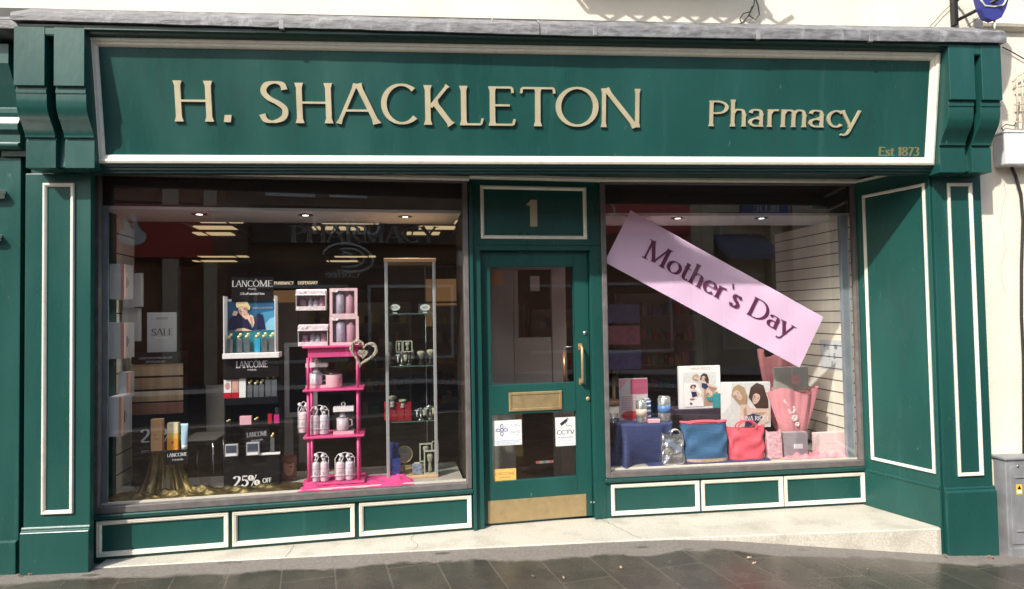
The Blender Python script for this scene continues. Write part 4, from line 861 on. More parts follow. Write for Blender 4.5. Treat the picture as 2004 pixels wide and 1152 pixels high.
# acrylic riser with gold cloth
r = FL.rect(262, 880, 392, 972, .16); top_z = FL.at(330, 880, .20)[1]
t = fr(FL, (r[0]+r[2])/2, .16, ZL, 'acrylic_riser', 'clear acrylic riser standing over draped gold cloth in the left window', 'display riser')
wd = r[2]-r[0]; hh = top_z-ZL
b = MB(); b.box(-wd/2, wd/2, 0, .26, hh-.006, hh); b.box(-wd/2, -wd/2+.005, 0, .26, 0, hh-.0062); b.box(wd/2-.005, wd/2, 0, .26, 0, hh-.0062); b.build('acrylic_shell', ACRY, t)
LAME = mat('gold_lame', (.25, .20, .085), .34, metal=.85, var=.15, vscale=9, bump=.1, bscale=14)
rnd = random.Random(3)
def cloth_fall(u, v):                                     # v: 0 floor .. 1 top
    x = (u-.5)*(.17+.16*(1-v)**1.5)*1.15-.02*v; fold = math.sin(u*23+1.3*v)*.020*(1-.4*v)+math.sin(u*41)*.007
    return (x-.02, .05+fold-.05*(1-v)**3+.05*v*.2, .004+(hh-.02)*v)
b = MB(); b.grid(cloth_fall, 60, 20); 
def cloth_foot(u, v):
    x = -.38+1.32*u; e = math.sin(u*math.pi)**.35
    return (x, -.13+.22*v+.03*math.sin(u*17)*v, .004+max(0, (.022+.016*math.sin(u*37+v*6)+.012*math.sin(u*71-v*9)+.010*math.sin(v*23+u*5))*e*math.sin(v*math.pi)**.6)*(1.0 if u < .5 else .7))
b.grid(cloth_foot, 110, 16)
tag(b.build('gold_cloth', LAME, loc=FL.w((r[0]+r[2])/2, .18, ZL), rot=(0, 0, FL.a)), 'crumpled shiny gold cloth draped from the riser and spread along the window floor', 'cloth')
zt_ = top_z+.0005
def d_tan(b, w_, h): b.m = 1; b.poly(arc(.0, h*.45, w_*.18, w_*.3, 90, 330, 12)+arc(.0, h*.45, w_*.12, w_*.22, 330, 90, 12), 0)
pbox(FL, 295, 816, 317, 878, .18, .045, 'cosmetics_box', 'tall tan cosmetics box, leftmost on the acrylic riser', 'cosmetics box', [mat('tan_box', (.62, .36, .17), .4), mat('tan_print', (.42, .20, .08), .4)], d_tan, zb=zt_)
def d_or(b, w_, h):
    for i, c in enumerate(((.85, .25), (.55, .55), (.75, .80))): pass
    b.m = 1; b.box(-w_/2-.0004, w_/2+.0004, -.0008, .0449, h*.0, h*.42); b.m = 2; b.box(-w_/2-.0003, w_/2+.0003, -.0006, .0448, h*.42, h*.62); b.m = 3; b.disc(0, h*.28, w_*.1, w_*.14, -.0009)
pbox(FL, 327, 824, 348, 877, .18, .045, 'cosmetics_box', 'orange and cream cosmetics box in the middle of the acrylic riser', 'cosmetics box', [mat('cream_card', (.80, .72, .45), .4), mat('orange_print', (.80, .33, .03), .4), mat('yellow_print', (.80, .52, .10), .4), mat('brown_print', (.25, .08, .02), .4)], d_or, zb=zt_)
r2_ = FL.rect(352, 828, 366, 878, .18); t = thing('cream_tube', 'pale blue squeeze tube standing on its white cap on the acrylic riser', 'tube', FL.w((r2_[0]+r2_[2])/2, .20, zt_), FL.a)
hw = (r2_[2]-r2_[0])/2; h = r2_[3]-r2_[1]
b = MB(); n = 14; vs = []
for k in range(9):
    f = k/8; z = h*.18+h*.82*f; ry = hw*.8*(1-f)+.001; rx = hw*(.85+.25*f); vs += [(rx*math.cos(2*math.pi*j/n), ry*math.sin(2*math.pi*j/n), z) for j in range(n)]
b.add(vs, [(i*n+j, i*n+(j+1) % n, (i+1)*n+(j+1) % n, (i+1)*n+j) for i in range(8) for j in range(n)], True); b.add(vs[-n:], [tuple(range(n))])
b.build('tube_body', mat('pale_blue_tube', (.42, .62, .74), .35), t); b = MB(); b.lathe([(hw*.8, 0), (hw*.8, h*.175)], n=14); b.build('cap', WPLASTIC, t)
def d_lc(b, w_, h):
    b.m = 1; text(b, 'LANCOME', -w_*.43, w_*.46, h*.52, h*.24, 0, .0006, .15, .06, .66, 1, rot=.03); btext(b, 'la vie est belle', -w_*.2, w_*.28, h*.26, .02, 0)
WPRINT = mat('white_print', (.75, .75, .75), .5)
pbox(FL, 324, 880, 368, 908, .155, .004, 'brand_card', 'small black card with white brand name hanging on the front of the riser', 'sign', [BLACK, WPRINT], d_lc, bevel=0)
def d_25b(b, w_, h): b.m = 1; text(b, '25%', -w_*.40, w_*.28, h*.18, h*.62, 0, .0006, .17, .06, .66, 0); text(b, 'off', w_*.32, w_*.47, h*.2, h*.4, 0, .0006, .17, .06, .66, 0)
pbox(FL, 264, 836, 366, 877, .38, .006, 'discount_card', 'black card reading 25% off standing behind the boxes on the riser', 'sign', [BLACK, WPRINT], d_25b, bevel=0, zb=zt_)
pbox(FL, 275, 877, 366, 975, .45, .03, 'black_stand', 'black display block behind the acrylic riser', 'display block', [BLACK], zb=ZL)

# tall black cosmetics tower
D0 = .26
r = FL.rect(437, 700, 547, 958, D0); cs = (r[0]+r[2])/2; wd = r[2]-r[0]
tw = fr(FL, cs, D0, ZL, 'cosmetics_tower', 'tall black cosmetics display tower with a 25% off base in the left window', 'display unit')
def ZT(v, d=D0): return FL.at(492, v, d)[1]-ZL
zs1, zs2, zs3, zs4 = ZT(778), ZT(832), ZT(888), ZT(700)
b = MB(); b.box(-wd/2, wd/2, .0, .20, 0, zs3); b.build('base_block', BLACK, tw, bevel=.003)
b = MB(); b.box(-wd/2, wd/2, .20, .22, zs3, zs4+.0); b.box(-wd/2, -wd/2+.008, .03, .20, zs3, zs4); b.box(wd/2-.008, wd/2, .03, .20, zs3, zs4); b.build('back_panel', BLACK, tw)
for z, a in ((zs1, -.0), (zs2, -.0)):
    b = MB(); b.box(-wd/2+.008, wd/2-.008, a+.01, .199, z-.05 if z == zs1 else z-.012, z); b.build('shelf', BLACK, tw, bevel=.002)
b = MB(); b.box(-wd/2, wd/2, .0, .199, ZT(739), zs4-.002); hd = b.build('upper_block', BLACK, tw, bevel=.002)
def X(u, d=D0): return FL.at(u, 750, d)[0]-cs
b = MB(); z0 = ZT(719); text(b, 'LANC', X(462), X(496), z0, ZT(706)-z0, -.0003, .0008, .17, .07, .66, 1); text(b, 'OME', X(496), X(524), z0, ZT(706)-z0, -.0003, .0008, .17, .07, .66, 1); btext(b, 'PARIS', X(485), X(502), z0-.022, .018, -.0003); b.build('lettering', WPRINT, hd)
b = MB(); z0 = ZT(951); text(b, '25%', X(456), X(508), z0, ZT(930)-z0, -.0003, .0008, .2, .07, .66, 1, rot=.02); z1 = ZT(946); text(b, 'OFF', X(513), X(530), z1, ZT(937)-z1, -.0003, .0008, .2, .1, .66, 0, rot=.02); b.build('lettering', WPRINT, tw)
b = MB(); b.box(X(478), X(527), -.006, -.0005, zs3+.002, ZT(838)); pl = b.build('brand_panel', BLACK, tw)
b = MB(); z0 = ZT(855); text(b, 'LANCOME', X(483), X(523), z0, ZT(846)-z0, -.0065, .0008, .15, .06, .66, 1, rot=.06); btext(b, 'la vie est belle', X(492), X(514), z0-.03, .02, -.0065, rot=.06); b.build('lettering', SILVER, pl)
TEST = mat('smoke_glass', (.10, .11, .12), .12, spec=.8); GCAP = mat('pale_gold_cap', (.72, .62, .30), .25, metal=.5)
def prod(F, u0, v0, u1, v1, d, name, label, cat, m, zb, capm=None, caph=.16, group=None, dep=.035, blob=False, deco=None):
    s0, z0, s1, z1 = F.rect(u0, v0, u1, v1, d); h = z1-z0; w_ = s1-s0
    t = thing(name, label, cat, F.w((s0+s1)/2, d, zb), F.a, group)
    b = MB(); hb = h*(1-caph); b.box(-w_/2, w_/2, 0, dep, 0, hb)
    if deco: deco(b, w_, hb)
    b.build('body', m, t, bevel=.0015, seg=1)
    if capm:
        b = MB()
        if blob: b.lathe([(w_*.1, hb), (w_*.3, hb+h*caph*.2), (w_*.32, hb+h*caph*.5), (w_*.1, hb+h*caph*.6)], -w_*.15, dep/2, 10); b.lathe([(w_*.1, hb+h*caph*.35), (w_*.3, hb+h*caph*.6), (w_*.28, hb+h*caph*.9), (w_*.05, hb+h*caph)], w_*.15, dep/2, 10)
        else: b.box(-w_*.3, w_*.3, dep*.2, dep*.8, hb, h)
        b.build('cap', capm, t)
    return t
RB = mat('rose_box', (.55, .30, .26), .4); RED = mat('deep_red', (.45, .012, .03), .35)
def d_face(b, w_, h): b.m = 1; b.box(-w_/2-.0003, w_/2+.0003, -.0006, .03, 0, h*.3); b.m = 2; b.disc(0, h*.66, w_*.33, h*.2, 0)
SKIN = mat('printed_skin', (.62, .38, .28), .5)
prod(FL, 438, 734, 452, 777, D0+.02, 'cosmetics_box', 'cream and red cosmetics box, far left of the upper tower shelf', 'cosmetics box', [WCARD, RED, RB], ZL+zs1+.0005, deco=d_face)
prod(FL, 453, 734, 467, 777, D0+.02, 'cosmetics_box', 'rose and red cosmetics box, second from left on the upper tower shelf', 'cosmetics box', [RB, RED, SKIN], ZL+zs1+.0005, deco=d_face)
prod(FL, 468, 732, 481, 777, D0+.02, 'cosmetics_box', 'plain white cosmetics box, third from left on the upper tower shelf', 'cosmetics box', [WCARD], ZL+zs1+.0005)
for i, u in enumerate((484, 496, 507)):
    prod(FL, u, 741+2*(i == 1), u+10, 776, D0+.02, 'perfume_tester', 'short glass perfume tester, %s of three on the upper tower shelf' % ('left', 'middle', 'right')[i], 'perfume bottle', TEST, ZL+zs1+.0005, GCAP, .30, 'perfume testers', blob=True)
for i, u in enumerate((519, 531)):
    prod(FL, u, 728, u+11, 775, D0+.02, 'perfume_tester', 'tall glass perfume tester, %s of the pair at the right of the upper tower shelf' % ('left', 'right')[i], 'perfume bottle', TEST, ZL+zs1+.0005, GCAP, .26, 'perfume testers', blob=True)
for u0, v0, u1, v1, nm, lb_, m, cp in [(441, 822, 452, 834, 'compact', 'small brown compact with gold stopper, leftmost on the middle tower shelf', BLACK, GCAP), (469, 816, 492, 833, 'blusher_box', 'pink blusher box on the middle tower shelf', LPINK, None), (496, 818, 507, 832, 'compact', 'small brown compact with gold stopper beside the pink blusher box', BLACK, GCAP), (524, 812, 532, 831, 'lipstick', 'bright red lipstick on the middle tower shelf', RED, None), (536, 800, 547, 831, 'nail_polish', 'magenta nail polish with a dark cap at the right end of the middle tower shelf', mat('magenta', (.5, .03, .2), .3), BLACKM)]:
    prod(FL, u0, v0, u1, v1, D0+.03, nm, lb_, 'cosmetics', m, ZL+zs2+.0005, cp, .45 if cp else 0, dep=.03, blob=cp is GCAP)
for u0, v0, u1, v1, lb_ in [(440, 870, 465, 893, 'silver grey powder tray at the left of the tower base'), (482, 866, 507, 891, 'silver grey powder tray under the brand panel of the tower')]:
    pbox(FL, u0, v0, u1, v1, D0-.045, .035, 'powder_tray', lb_, 'cosmetics tray', [SILVER, mat('navy_powder', (.05, .06, .09), .4), WCARD], lambda b, w_, h: (setattr(b, 'm', 1), b.box(-w_*.42, w_*.42, -.001, 0, h*.3, h*.92), setattr(b, 'm', 2), b.box(-w_*.42, w_*.42, -.003, 0, h*.04, h*.22)))
pbox(FL, 507, 886, 548, 890, D0-.03, .028, 'white_ledge', 'thin white ledge at the right of the tower base', 'ledge', [WCARD])
prod(FL, 529, 848, 537, 885, D0-.02, 'perfume_tester', 'slim glass perfume tester on the white ledge of the tower base', 'perfume bottle', TEST, ZL+ZT(885), GCAP, .26, 'perfume testers', dep=.02, blob=True)

# blue poster stand with testers on top of the tower
D1 = .24
r = FL.rect(437, 590, 538, 700, D1); cs1 = (r[0]+r[2])/2; zb1 = ZL+zs4
t = fr(FL, cs1, D1, zb1, 'perfume_poster_stand', 'white framed stand with blue poster of a woman and black header on the tower', 'poster stand')
def Q(u, v, d=D1): s_, z_ = FL.at(u, v, d); return (s_-cs1, z_-zb1)
zq = Q(490, 648)[1]
x0, z0 = Q(437, 700); x1, z1 = Q(538, 578)
z0 = .0
b = MB(); b.box(x0, x1+.002, .10, .112, .0, z1-.02); b.box(x0, x0+.006, .0, .10, .0, z1-.0); b.box(x1-.004, x1+.002, .0, .10, 0, z1); b.build('white_frame', WPLASTIC, t)
xa, za = Q(440, 703); xb, zb_ = Q(547, 693); b = MB(); b.box(xa-.01, xb, -.03, .10, -.0, .036); b.build('white_base', WCARD, t, bevel=.002)
BLUE1 = mat('poster_deep_blue', (.015, .10, .22), .35); BLUE2 = mat('poster_mid_blue', (.06, .25, .42), .35); BLUE3 = mat('poster_pale_blue', (.22, .50, .66), .35)
NAVYC = mat('poster_navy_dress', (.006, .010, .055), .4); HAIR = mat('blond_hair_print', (.62, .50, .28), .4); PSKIN = mat('print_skin', (.70, .47, .36), .4); TEAL = mat('poster_teal', (.02, .22, .25), .35)
b = MB(); xl, zl = Q(438, 650); xr, zr = Q(537, 588); y = .098
b.m = 0; b.box(xl, xr, y, .1, zl, zr)
W_ = xr-xl; Hh_ = zr-zl
def G(a, c): return (xl+W_*a, zl+Hh_*c)
b.m = 1; b.poly([G(.02, .02), G(.99, .02), G(.99, .70), G(.70, .62), G(.45, .30)], y); b.m = 2; b.poly([G(.70, .03), G(.985, .03), G(.985, .48), G(.86, .42), G(.74, .2)], y-.0015)
b.m = 3; b.poly([G(.02, .05), G(.04, .42), G(.22, .60), G(.36, .52), G(.42, .40), G(.50, .08), G(.56, .45), G(.62, .60), G(.72, .55), G(.78, .05)], y-.003)
b.m = 4; b.poly([G(.40, .44), G(.47, .56), G(.52, .52), G(.55, .30), G(.52, .13), G(.46, .28)], y-.0045);  b.poly([G(.10, .55), G(.14, .70), G(.22, .66), G(.18, .52)], y-.0045); b.poly([G(.14, .02), G(.20, .10), G(.34, .12), G(.5, .02)], y-.0046); b.poly([G(.30, .5), G(.42, .62), G(.46, .48), G(.38, .40)], y-.0043)
b.m = 5; b.poly([G(.18, .86), G(.19, .98), G(.40, .99), G(.46, .84), G(.42, .72), G(.38, .84), G(.28, .80), G(.20, .78)], y-.006)
face(b, *G(.33, .66), W_*.125, y-.0048, .42, 4, 9, 6, 10, 1)
b.m = 9; b.poly([G(.455, .50), G(.50, .46), G(.52, .2), G(.50, .16)], y-.0057, .0006); b.m = 5; b.poly([G(.20, .80), G(.24, .92), G(.42, .93), G(.47, .80), G(.45, .70), G(.41, .79), G(.30, .84)], y-.0085)
b.m = 7; btext(b, 'L\'ABSOLU DE PARFUM', G(.5, .77)[0], G(.92, .77)[0], G(.5, .75)[1], .02, y-.001)
b.m = 8; b.box(xl, xr, y+.0005, .1, .036, zl-.0005)
b.build('poster', [BLUE1, BLUE2, BLUE3, NAVYC, PSKIN, HAIR, DTEXT, SILVER, TEAL, mat('print_skin_shade', (.45, .27, .20), .4), mat('print_lips', (.45, .10, .12), .4)], t)
x0, z0 = Q(447, 590); x1, z1 = Q(530, 541)
b = MB(); b.box(x0, x1, .088, .1, z0-.0, z1); h_ = b.build('header_card', BLACK, t)
b = MB(); a = Q(448, 560); c = Q(529, 547); text(b, 'LANCO', a[0], Q(503, 560)[0], a[1], c[1]-a[1], .0875, .0008, .14, .05, .66, 1); text(b, 'ME', Q(503, 560)[0], c[0], a[1], c[1]-a[1], .0875, .0008, .14, .05, .66, 1)
sx, sz = Q(496, 546); text(b, '^', sx+.020, sx+.05, a[1], c[1]-a[1], .0875, .0008, .14, .07) if False else b.poly([(sx-.006, sz+.001), (sx, sz+.008), (sx+.006, sz+.001), (sx, sz+.004)], .0875)
btext(b, 'PARIS', Q(481, 565)[0], Q(496, 565)[0], Q(481, 566)[1], .02, .0875); btext(b, '25% off selected lines', Q(464, 575)[0], Q(513, 575)[0], Q(464, 576)[1], .026, .0875); b.build('header_print', WPRINT, h_)
for i, u in enumerate((444, 463, 478, 498, 512, 526)):
    prod(FL, u, 653, u+11, 692, D1+.03, 'perfume_tester', 'gold stoppered perfume tester, %s of six below the blue poster' % ORD[i], 'perfume bottle', TEST if i != 3 else mat('blue_perfume_glass', (.03, .30, .50), .15), zb1+.0365, GCAP, .30, 'perfume testers', dep=.03, blob=True)

# grey shop chair, mirror frame and printed card behind
t = fr(FL, *((lambda r: ((r[0]+r[2])/2, 1.25))(FL.rect(400, 752, 440, 822, 1.25))), .016, 'shop_chair', 'pale grey moulded chair with thin metal legs behind the black tower', 'chair')
r = FL.rect(408, 752, 440, 822, 1.25); cxx = 0; zz1 = r[3]; sw = .40
PG = mat('pale_grey_shell', (.36, .35, .32), .45)
b = MB(); b.grid(lambda a, c: (.02+.02*c+(a-.5)*.20*(1-.1*c), .15*(a-.5)**2-.02*c, .58+(zz1-.60)*c), 8, 8); b.grid(lambda a, c: (.02+(a-.5)*.20, .15*(a-.5)**2+.015-.02*c, .58+(zz1-.60)*c), 8, 8); b.build('backrest', PG, t)
b = MB(); b.box(-.16, .10, -.36, .02, .555, .575); b.build('seat', PG, t, bevel=.012)
for x, y in ((-.13, -.34), (.07, -.34), (-.13, -.02), (.07, -.02)):
    b = MB(); b.tube([(x, y, .545), (x*1.15, y, .0)], .009, 6); b.build('leg', CHROME, t)
r = FL.rect(553, 670, 602, 815, .95)
t = fr(FL, (r[0]+r[2])/2, .95, .016, 'display_easel_frame', 'pale grey rectangular frame standing behind the pink shelf tower', 'frame')
w_ = r[2]-r[0]; b = MB(); b.mould(-w_*.4, w_*.9, r[1]-.016, r[3]-.016, 0, [(0, 0), (0, .02), (.035, .02), (.035, 0)]); b.build('frame', CABG, t)
b = MB(); b.box(-w_*.4+.03, w_*.9-.03, .0, .01, r[1]+.015, r[3]-.045); b.build('screen', BLACK, t); b = MB(); b.box(-.02, .02, .012, .04, .0, r[3]-.2); b.box(-.15, .2, -.1, .15, -.0, .012); b.build('stand', BLACKM, t)
def d_mag(b, w_, h):
    b.m = 1; b.disc(0, h*.56, w_*.36, h*.36, 0); b.m = 2; b.disc(w_*.05, h*.82, w_*.42, h*.16, -.0014); b.m = 3; b.disc(w_*.12, h*.55, w_*.09, h*.03, -.0015); b.m = 4; b.disc(w_*.02, h*.36, w_*.08, h*.03, -.0015)
pbox(FL, 551, 878, 580, 928, .36, .008, 'face_card', 'brown card with a woman\'s face half hidden beside the foot of the pink shelves', 'card', [mat('brown_card', (.14, .06, .045), .5), mat('tan_skin_print', (.42, .24, .16), .5), mat('brown_hair_print', (.16, .07, .04), .5), DTEXT, RED], d_mag, zb=ZL)

# ---- the pink shelves
D2 = .13
cs2 = (FL.at(592, 770, D2)[0]+FL.at(712, 760, D2)[0])/2
t = fr(FL, cs2, D2, ZL, 'pink_shelf_tower', 'hot pink painted four tier wooden shelf tower holding pink and white gift sets', 'shelves')
hw = (FL.at(712, 760, D2)[0]-FL.at(592, 770, D2)[0])/2; dp = .27
def Z2(v, u=650): return FL.at(u, v, D2)[1]-ZL
lev = [Z2(676), Z2(761), Z2(853)]
for i, z in enumerate(lev):
    b = MB(); e = .0; b.box(-hw, hw, 0, dp, z-.016, z); b.build('shelf', PINK, t, bevel=.005)
b = MB(); b.box(-hw+.035, hw-.035, .03, dp-.03, lev[0]-.085, lev[0]-.0165); b.build('drawer_apron', PINK, t, bevel=.003)
b = MB(); b.box(-hw, hw, 0, dp, .008, .022); b.build('base_shelf', PINK, t, bevel=.004)
for x in (-hw+.035, hw-.045):
    for y in (.035, dp-.035):
        b = MB(); zz = [.0225]+[q for l in reversed(lev) for q in (l-.0165, l+.0005)][:-1]
        segs = [(.0225, lev[2]-.0165), (lev[2]+.0005, lev[1]-.0165), (lev[1]+.0005, lev[0]-.0855)]
        for a, c in segs: b.tube([(x, y, a), (x, y, c)], .0108, 10)
        b.build('post', PINK, t)
RIB = mat('satin_ribbon', (.80, .78, .80), .3)
LAV = mat('lilac_white_bottle', (.62, .58, .64), .35, var=.16, vscale=70); PB = mat('pink_white_bottle', (.74, .60, .64), .35, var=.14, vscale=70)
def basket(u0, v0, u1, v1, d, zb, label, n=2, pinkish=0):
    s0, z0, s1, z1 = FL.rect(u0, v0, u1, v1, d); w_ = s1-s0; h = z1-z0
    t = thing('bath_gift_set', label, 'gift set', FL.w((s0+s1)/2, d, zb), FL.a, 'bottle gift sets in wire carriers')
    r_ = w_/(2*n)*.92
    for i in range(n):
        x = -w_/2+w_*(i+.5)/n; b = MB(); b.lathe([(r_*.9, .004), (r_, .01), (r_, h*.60), (r_*.9, h*.66), (r_*.4, h*.68)], x, r_, 14); bo = b.build('bottle', (LAV, PB)[(i+pinkish) % 2], t)
        g = MB(); g.lathe([(r_*1.012, h*.16), (r_*1.012, h*.20)], x, r_, 14); g.lathe([(r_*1.012, h*.44), (r_*1.012, h*.47)], x, r_, 14); g.box(x-r_*.35, x+r_*.35, -.0012, .004, h*.26, h*.36); g.build('label_print', SILVER, bo)
        b = MB(); b.lathe([(r_*.42, h*.68), (r_*.42, h*.78), (r_*.2, h*.79), (r_*.2, h*.85)], x, r_, 10); b.tube([(x, r_, h*.85), (x+r_*.8, r_*.3, h*.84)], .0035, 5); b.build('pump', (SILVER, WPLASTIC)[i % 2], bo)
    b = MB(); yb = r_
    b.tube([(-w_/2-.002, yb, .0), (-w_/2-.002, yb, h*.8), (-w_/2+.02, yb, h*.95), (0, yb, h), (w_/2-.02, yb, h*.95), (w_/2+.002, yb, h*.8), (w_/2+.002, yb, .0)], .003, 6)
    b.tube([(-w_/2-.002, -.001, h*.22), (w_/2+.002, -.001, h*.22), (w_/2+.002, 2*r_+.001, h*.22), (-w_/2-.002, 2*r_+.001, h*.22)], .0022, 5, closed=True)
    b.build('wire_carrier', WPLASTIC, t)
    b = MB()
    for sg in (-1, 1): b.grid(lambda a, c: (sg*(.005+.035*a)+.0, yb-.012-.01*math.sin(a*3.1), h*.86+.045*a-.03*a*a+(c-.5)*(.022*math.sin(a*3.0)+.004)), 8, 2)
    b.grid(lambda a, c: (-.01-.03*a+.006*c, yb-.02, h*.86-.06*a), 5, 1); b.grid(lambda a, c: (.01+.02*a+.006*c, yb-.021, h*.86-.05*a), 5, 1)
    b.build('ribbon_bow', RIB, t)
basket(583, 788, 603, 850, D2+.15, ZL+lev[2]+.0005, 'single bottle gift set in a wire carrier, far left of the third pink shelf', 1, 1)
basket(606, 792, 642, 850, D2+.05, ZL+lev[2]+.0005, 'two bottle gift set in a wire carrier on the third pink shelf', 2, 1)
basket(609, 890, 642, 948, D2+.03, ZL+.0225, 'two bottle gift set in a wire carrier, left one on the pink base shelf', 2, 0)
basket(656, 892, 693, 946, D2+.03, ZL+.0225, 'two bottle gift set in a wire carrier, right one on the pink base shelf', 2, 1)
def mugset(u0, v0, u1, v1, d, zb, label, mugm):
    s0, z0, s1, z1 = FL.rect(u0, v0, u1, v1, d); w_ = s1-s0; h = z1-z0
    t = thing('mug_gift_box', label, 'gift box', FL.w((s0+s1)/2, d, zb), FL.a, 'clear fronted mug gift boxes')
    b = MB(); b.box(-w_/2, w_/2, 0, .09, 0, h*.10); b.build('patterned_base', LPINK, t, bevel=.001)
    b = MB(); b.box(-w_/2, w_/2, -.001, .091, h*.72, h*.86); b.build('white_band', WCARD, t)
    b = MB(); b.box(-w_/2+.001, w_/2-.001, .001, .089, h*.101, h*.719); b.build('clear_sleeve', CELLO, t)
    rr = w_*.30; b = MB(); b.lathe([(rr*.9, h*.105), (rr, h*.14), (rr, h*.50), (rr*.93, h*.50), (rr*.9, h*.2)], -w_*.06, .045, 16); b.tube([(w_*.22, .045, h*.44), (w_*.40, .045, h*.42), (w_*.41, .045, h*.26), (w_*.22, .045, h*.2)], .005, 6); b.build('mug', mugm, t)
    b = MB(); b.tube([(-.012, .04, h*.86), (-.016, .04, h*.97), (0, .04, h*1.0), (.012, .04, h*.94), (.002, .04, h*.86)], .003, 5); b.build('ribbon', RIB, t)
    b = MB(); b.lathe([(rr*.5, h*.505), (rr*.6, h*.56), (rr*.3, h*.68)], -w_*.06, .045, 10); b.build('puff', RIB, t)
mugset(598, 700, 641, 757, D2+.09, ZL+lev[1]+.0005, 'clear fronted mug gift box with white band on the second pink shelf', WPLASTIC)
mugset(652, 788, 692, 850, D2+.04, ZL+lev[2]+.0005, 'clear fronted mug gift box at the right of the third pink shelf', mat('pink_white_mug', (.74, .66, .66), .3))
r = FL.rect(636, 726, 669, 756, D2+.06); t = fr(FL, (r[0]+r[2])/2, D2+.11, ZL+lev[1]+.0005, 'pink_candle_pot', 'round pale pink gift pot with clear lid on the second pink shelf', 'gift pot')
b = MB(); rr = (r[2]-r[0])/2; b.lathe([(rr*.96, 0), (rr, .01), (rr, (r[3]-r[1])*.8), (rr*.97, (r[3]-r[1])*.85)], n=20); b.build('pot', mat('pot_pink', (.72, .40, .44), .4), t)
b = MB(); b.lathe([(rr*1.02, (r[3]-r[1])*.86), (rr*1.02, (r[3]-r[1])*.98), (rr*.7, (r[3]-r[1])*1.05), (rr*.2, (r[3]-r[1])*1.25)], n=18); b.build('lid', CELLO, t)
# four boxed gift sets on the top board
def gset(u0, v0, u1, v1, d, zb, label, dep, tall, kind):
    s0, z0, s1, z1 = FL.rect(u0, v0, u1, v1, d); w_ = s1-s0; h = z1-z0
    t = thing('boxed_gift_set', label, 'gift set', FL.w((s0+s1)/2, d, zb), FL.a, 'pink boxed toiletry gift sets')
    fr_w = w_*(.10 if tall else .05); FP = mat('pink_frame_card', (.76, .52, .55), .45) if tall else mat('floral_white_card', (.76, .66, .69), .45, var=.2, vscale=60)
    b = MB(); b.box(-w_/2, w_/2, dep-.003, dep, 0, h)
    b.box(-w_/2, -w_/2+.003, 0, dep-.0031, 0, h); b.box(w_/2-.003, w_/2, 0, dep-.0031, 0, h); b.box(-w_/2+.0031, w_/2-.0031, 0, dep-.0031, 0, .004); b.box(-w_/2+.0031, w_/2-.0031, 0, dep-.0031, h-.004, h)
    if tall: b.mould(-w_/2, w_/2, 0, h, 0, [(0, 0), (0, .002), (fr_w, .002), (fr_w, 0)])
    else: b.box(-w_/2, w_/2, -.003, 0, 0, h*.20); b.prism([(-.004, h*.72), (dep*.5, h*1.02), (dep*.5, h*1.05), (-.010, h*.75)], 'x', -w_/2-.002, w_/2+.002); b.box(-w_/2, w_/2, -.004, .0, h*.76, h*.97)
    b.build('card_box', FP, t)
    if tall: itm = [(-w_*.14, .16, .70, LAV), (w_*.22, .15, .62, LPINK)]
    else: itm = [(-w_*.30, .10, .42, LPINK), (-w_*.04, .09, .46, WPLASTIC), (w_*.14, .10, .38, WPLASTIC), (w_*.34, .10, .5, LPINK)]
    for x, rr, hh_, m in itm:
        b = MB(); b.lathe([(w_*rr*.9, .006), (w_*rr, .012), (w_*rr, h*(hh_+.06)), (w_*rr*.5, h*(hh_+.1)), (w_*rr*.5, h*(hh_+.17))], x, dep*.5, 12); b.build('bottle', m, t)
    b = MB(); b.box(-w_/2+.004, w_/2-.004, .0005, .001, .005, h-.005); b.build('clear_window', CELLO, t)
    b = MB()
    for sg in (-1, 1): b.grid(lambda a, c: (-w_*.3+sg*.03*a, -.006-.004*math.sin(3*a), h*.88+.012*a+(c-.5)*.02*math.sin(3*a+.2)), 5, 2)
    b.build('bow', RIB, t)
zt2 = ZL+lev[0]+.0005
hA = FL.rect(583, 627, 641, 668, D2+.03)
gset(583, 629, 641, 669, D2+.03, zt2, 'white and pink boxed toiletry set, lower left of four above the pink shelves', .12, False, 0)
zA = FL.at(610, 607, D2+.03)[1]
t = fr(FL, FL.at(610, 607, D2+.03)[0], D2+.03, zt2, 'clear_riser', 'small clear riser between the two left toiletry sets on the pink shelves', 'display riser')
b = MB(); b.box(-.11, .11, .002, .13, zA-zt2-.006, zA-zt2-.001); b.box(-.11, -.107, .10, .13, 0, zA-zt2-.0065); b.box(.107, .11, .10, .13, 0, zA-zt2-.0065); b.build('shell', ACRY, t)
gset(579, 567, 637, 607, D2+.03, zA, 'white and pink boxed toiletry set, upper left of four above the pink shelves', .12, False, 0)
rA = FL.rect(645, 611, 702, 667, D2+.04)
gset(645, 613, 702, 669, D2+.04, zt2, 'pink framed boxed bottle set, lower right of the four on top of the pink shelves', .07, True, 1)
gset(645, 555, 699, 610, D2+.04, zt2+(rA[3]-rA[1])+.001, 'pink framed boxed bottle set, upper right of the four on top of the pink shelves', .07, True, 1)
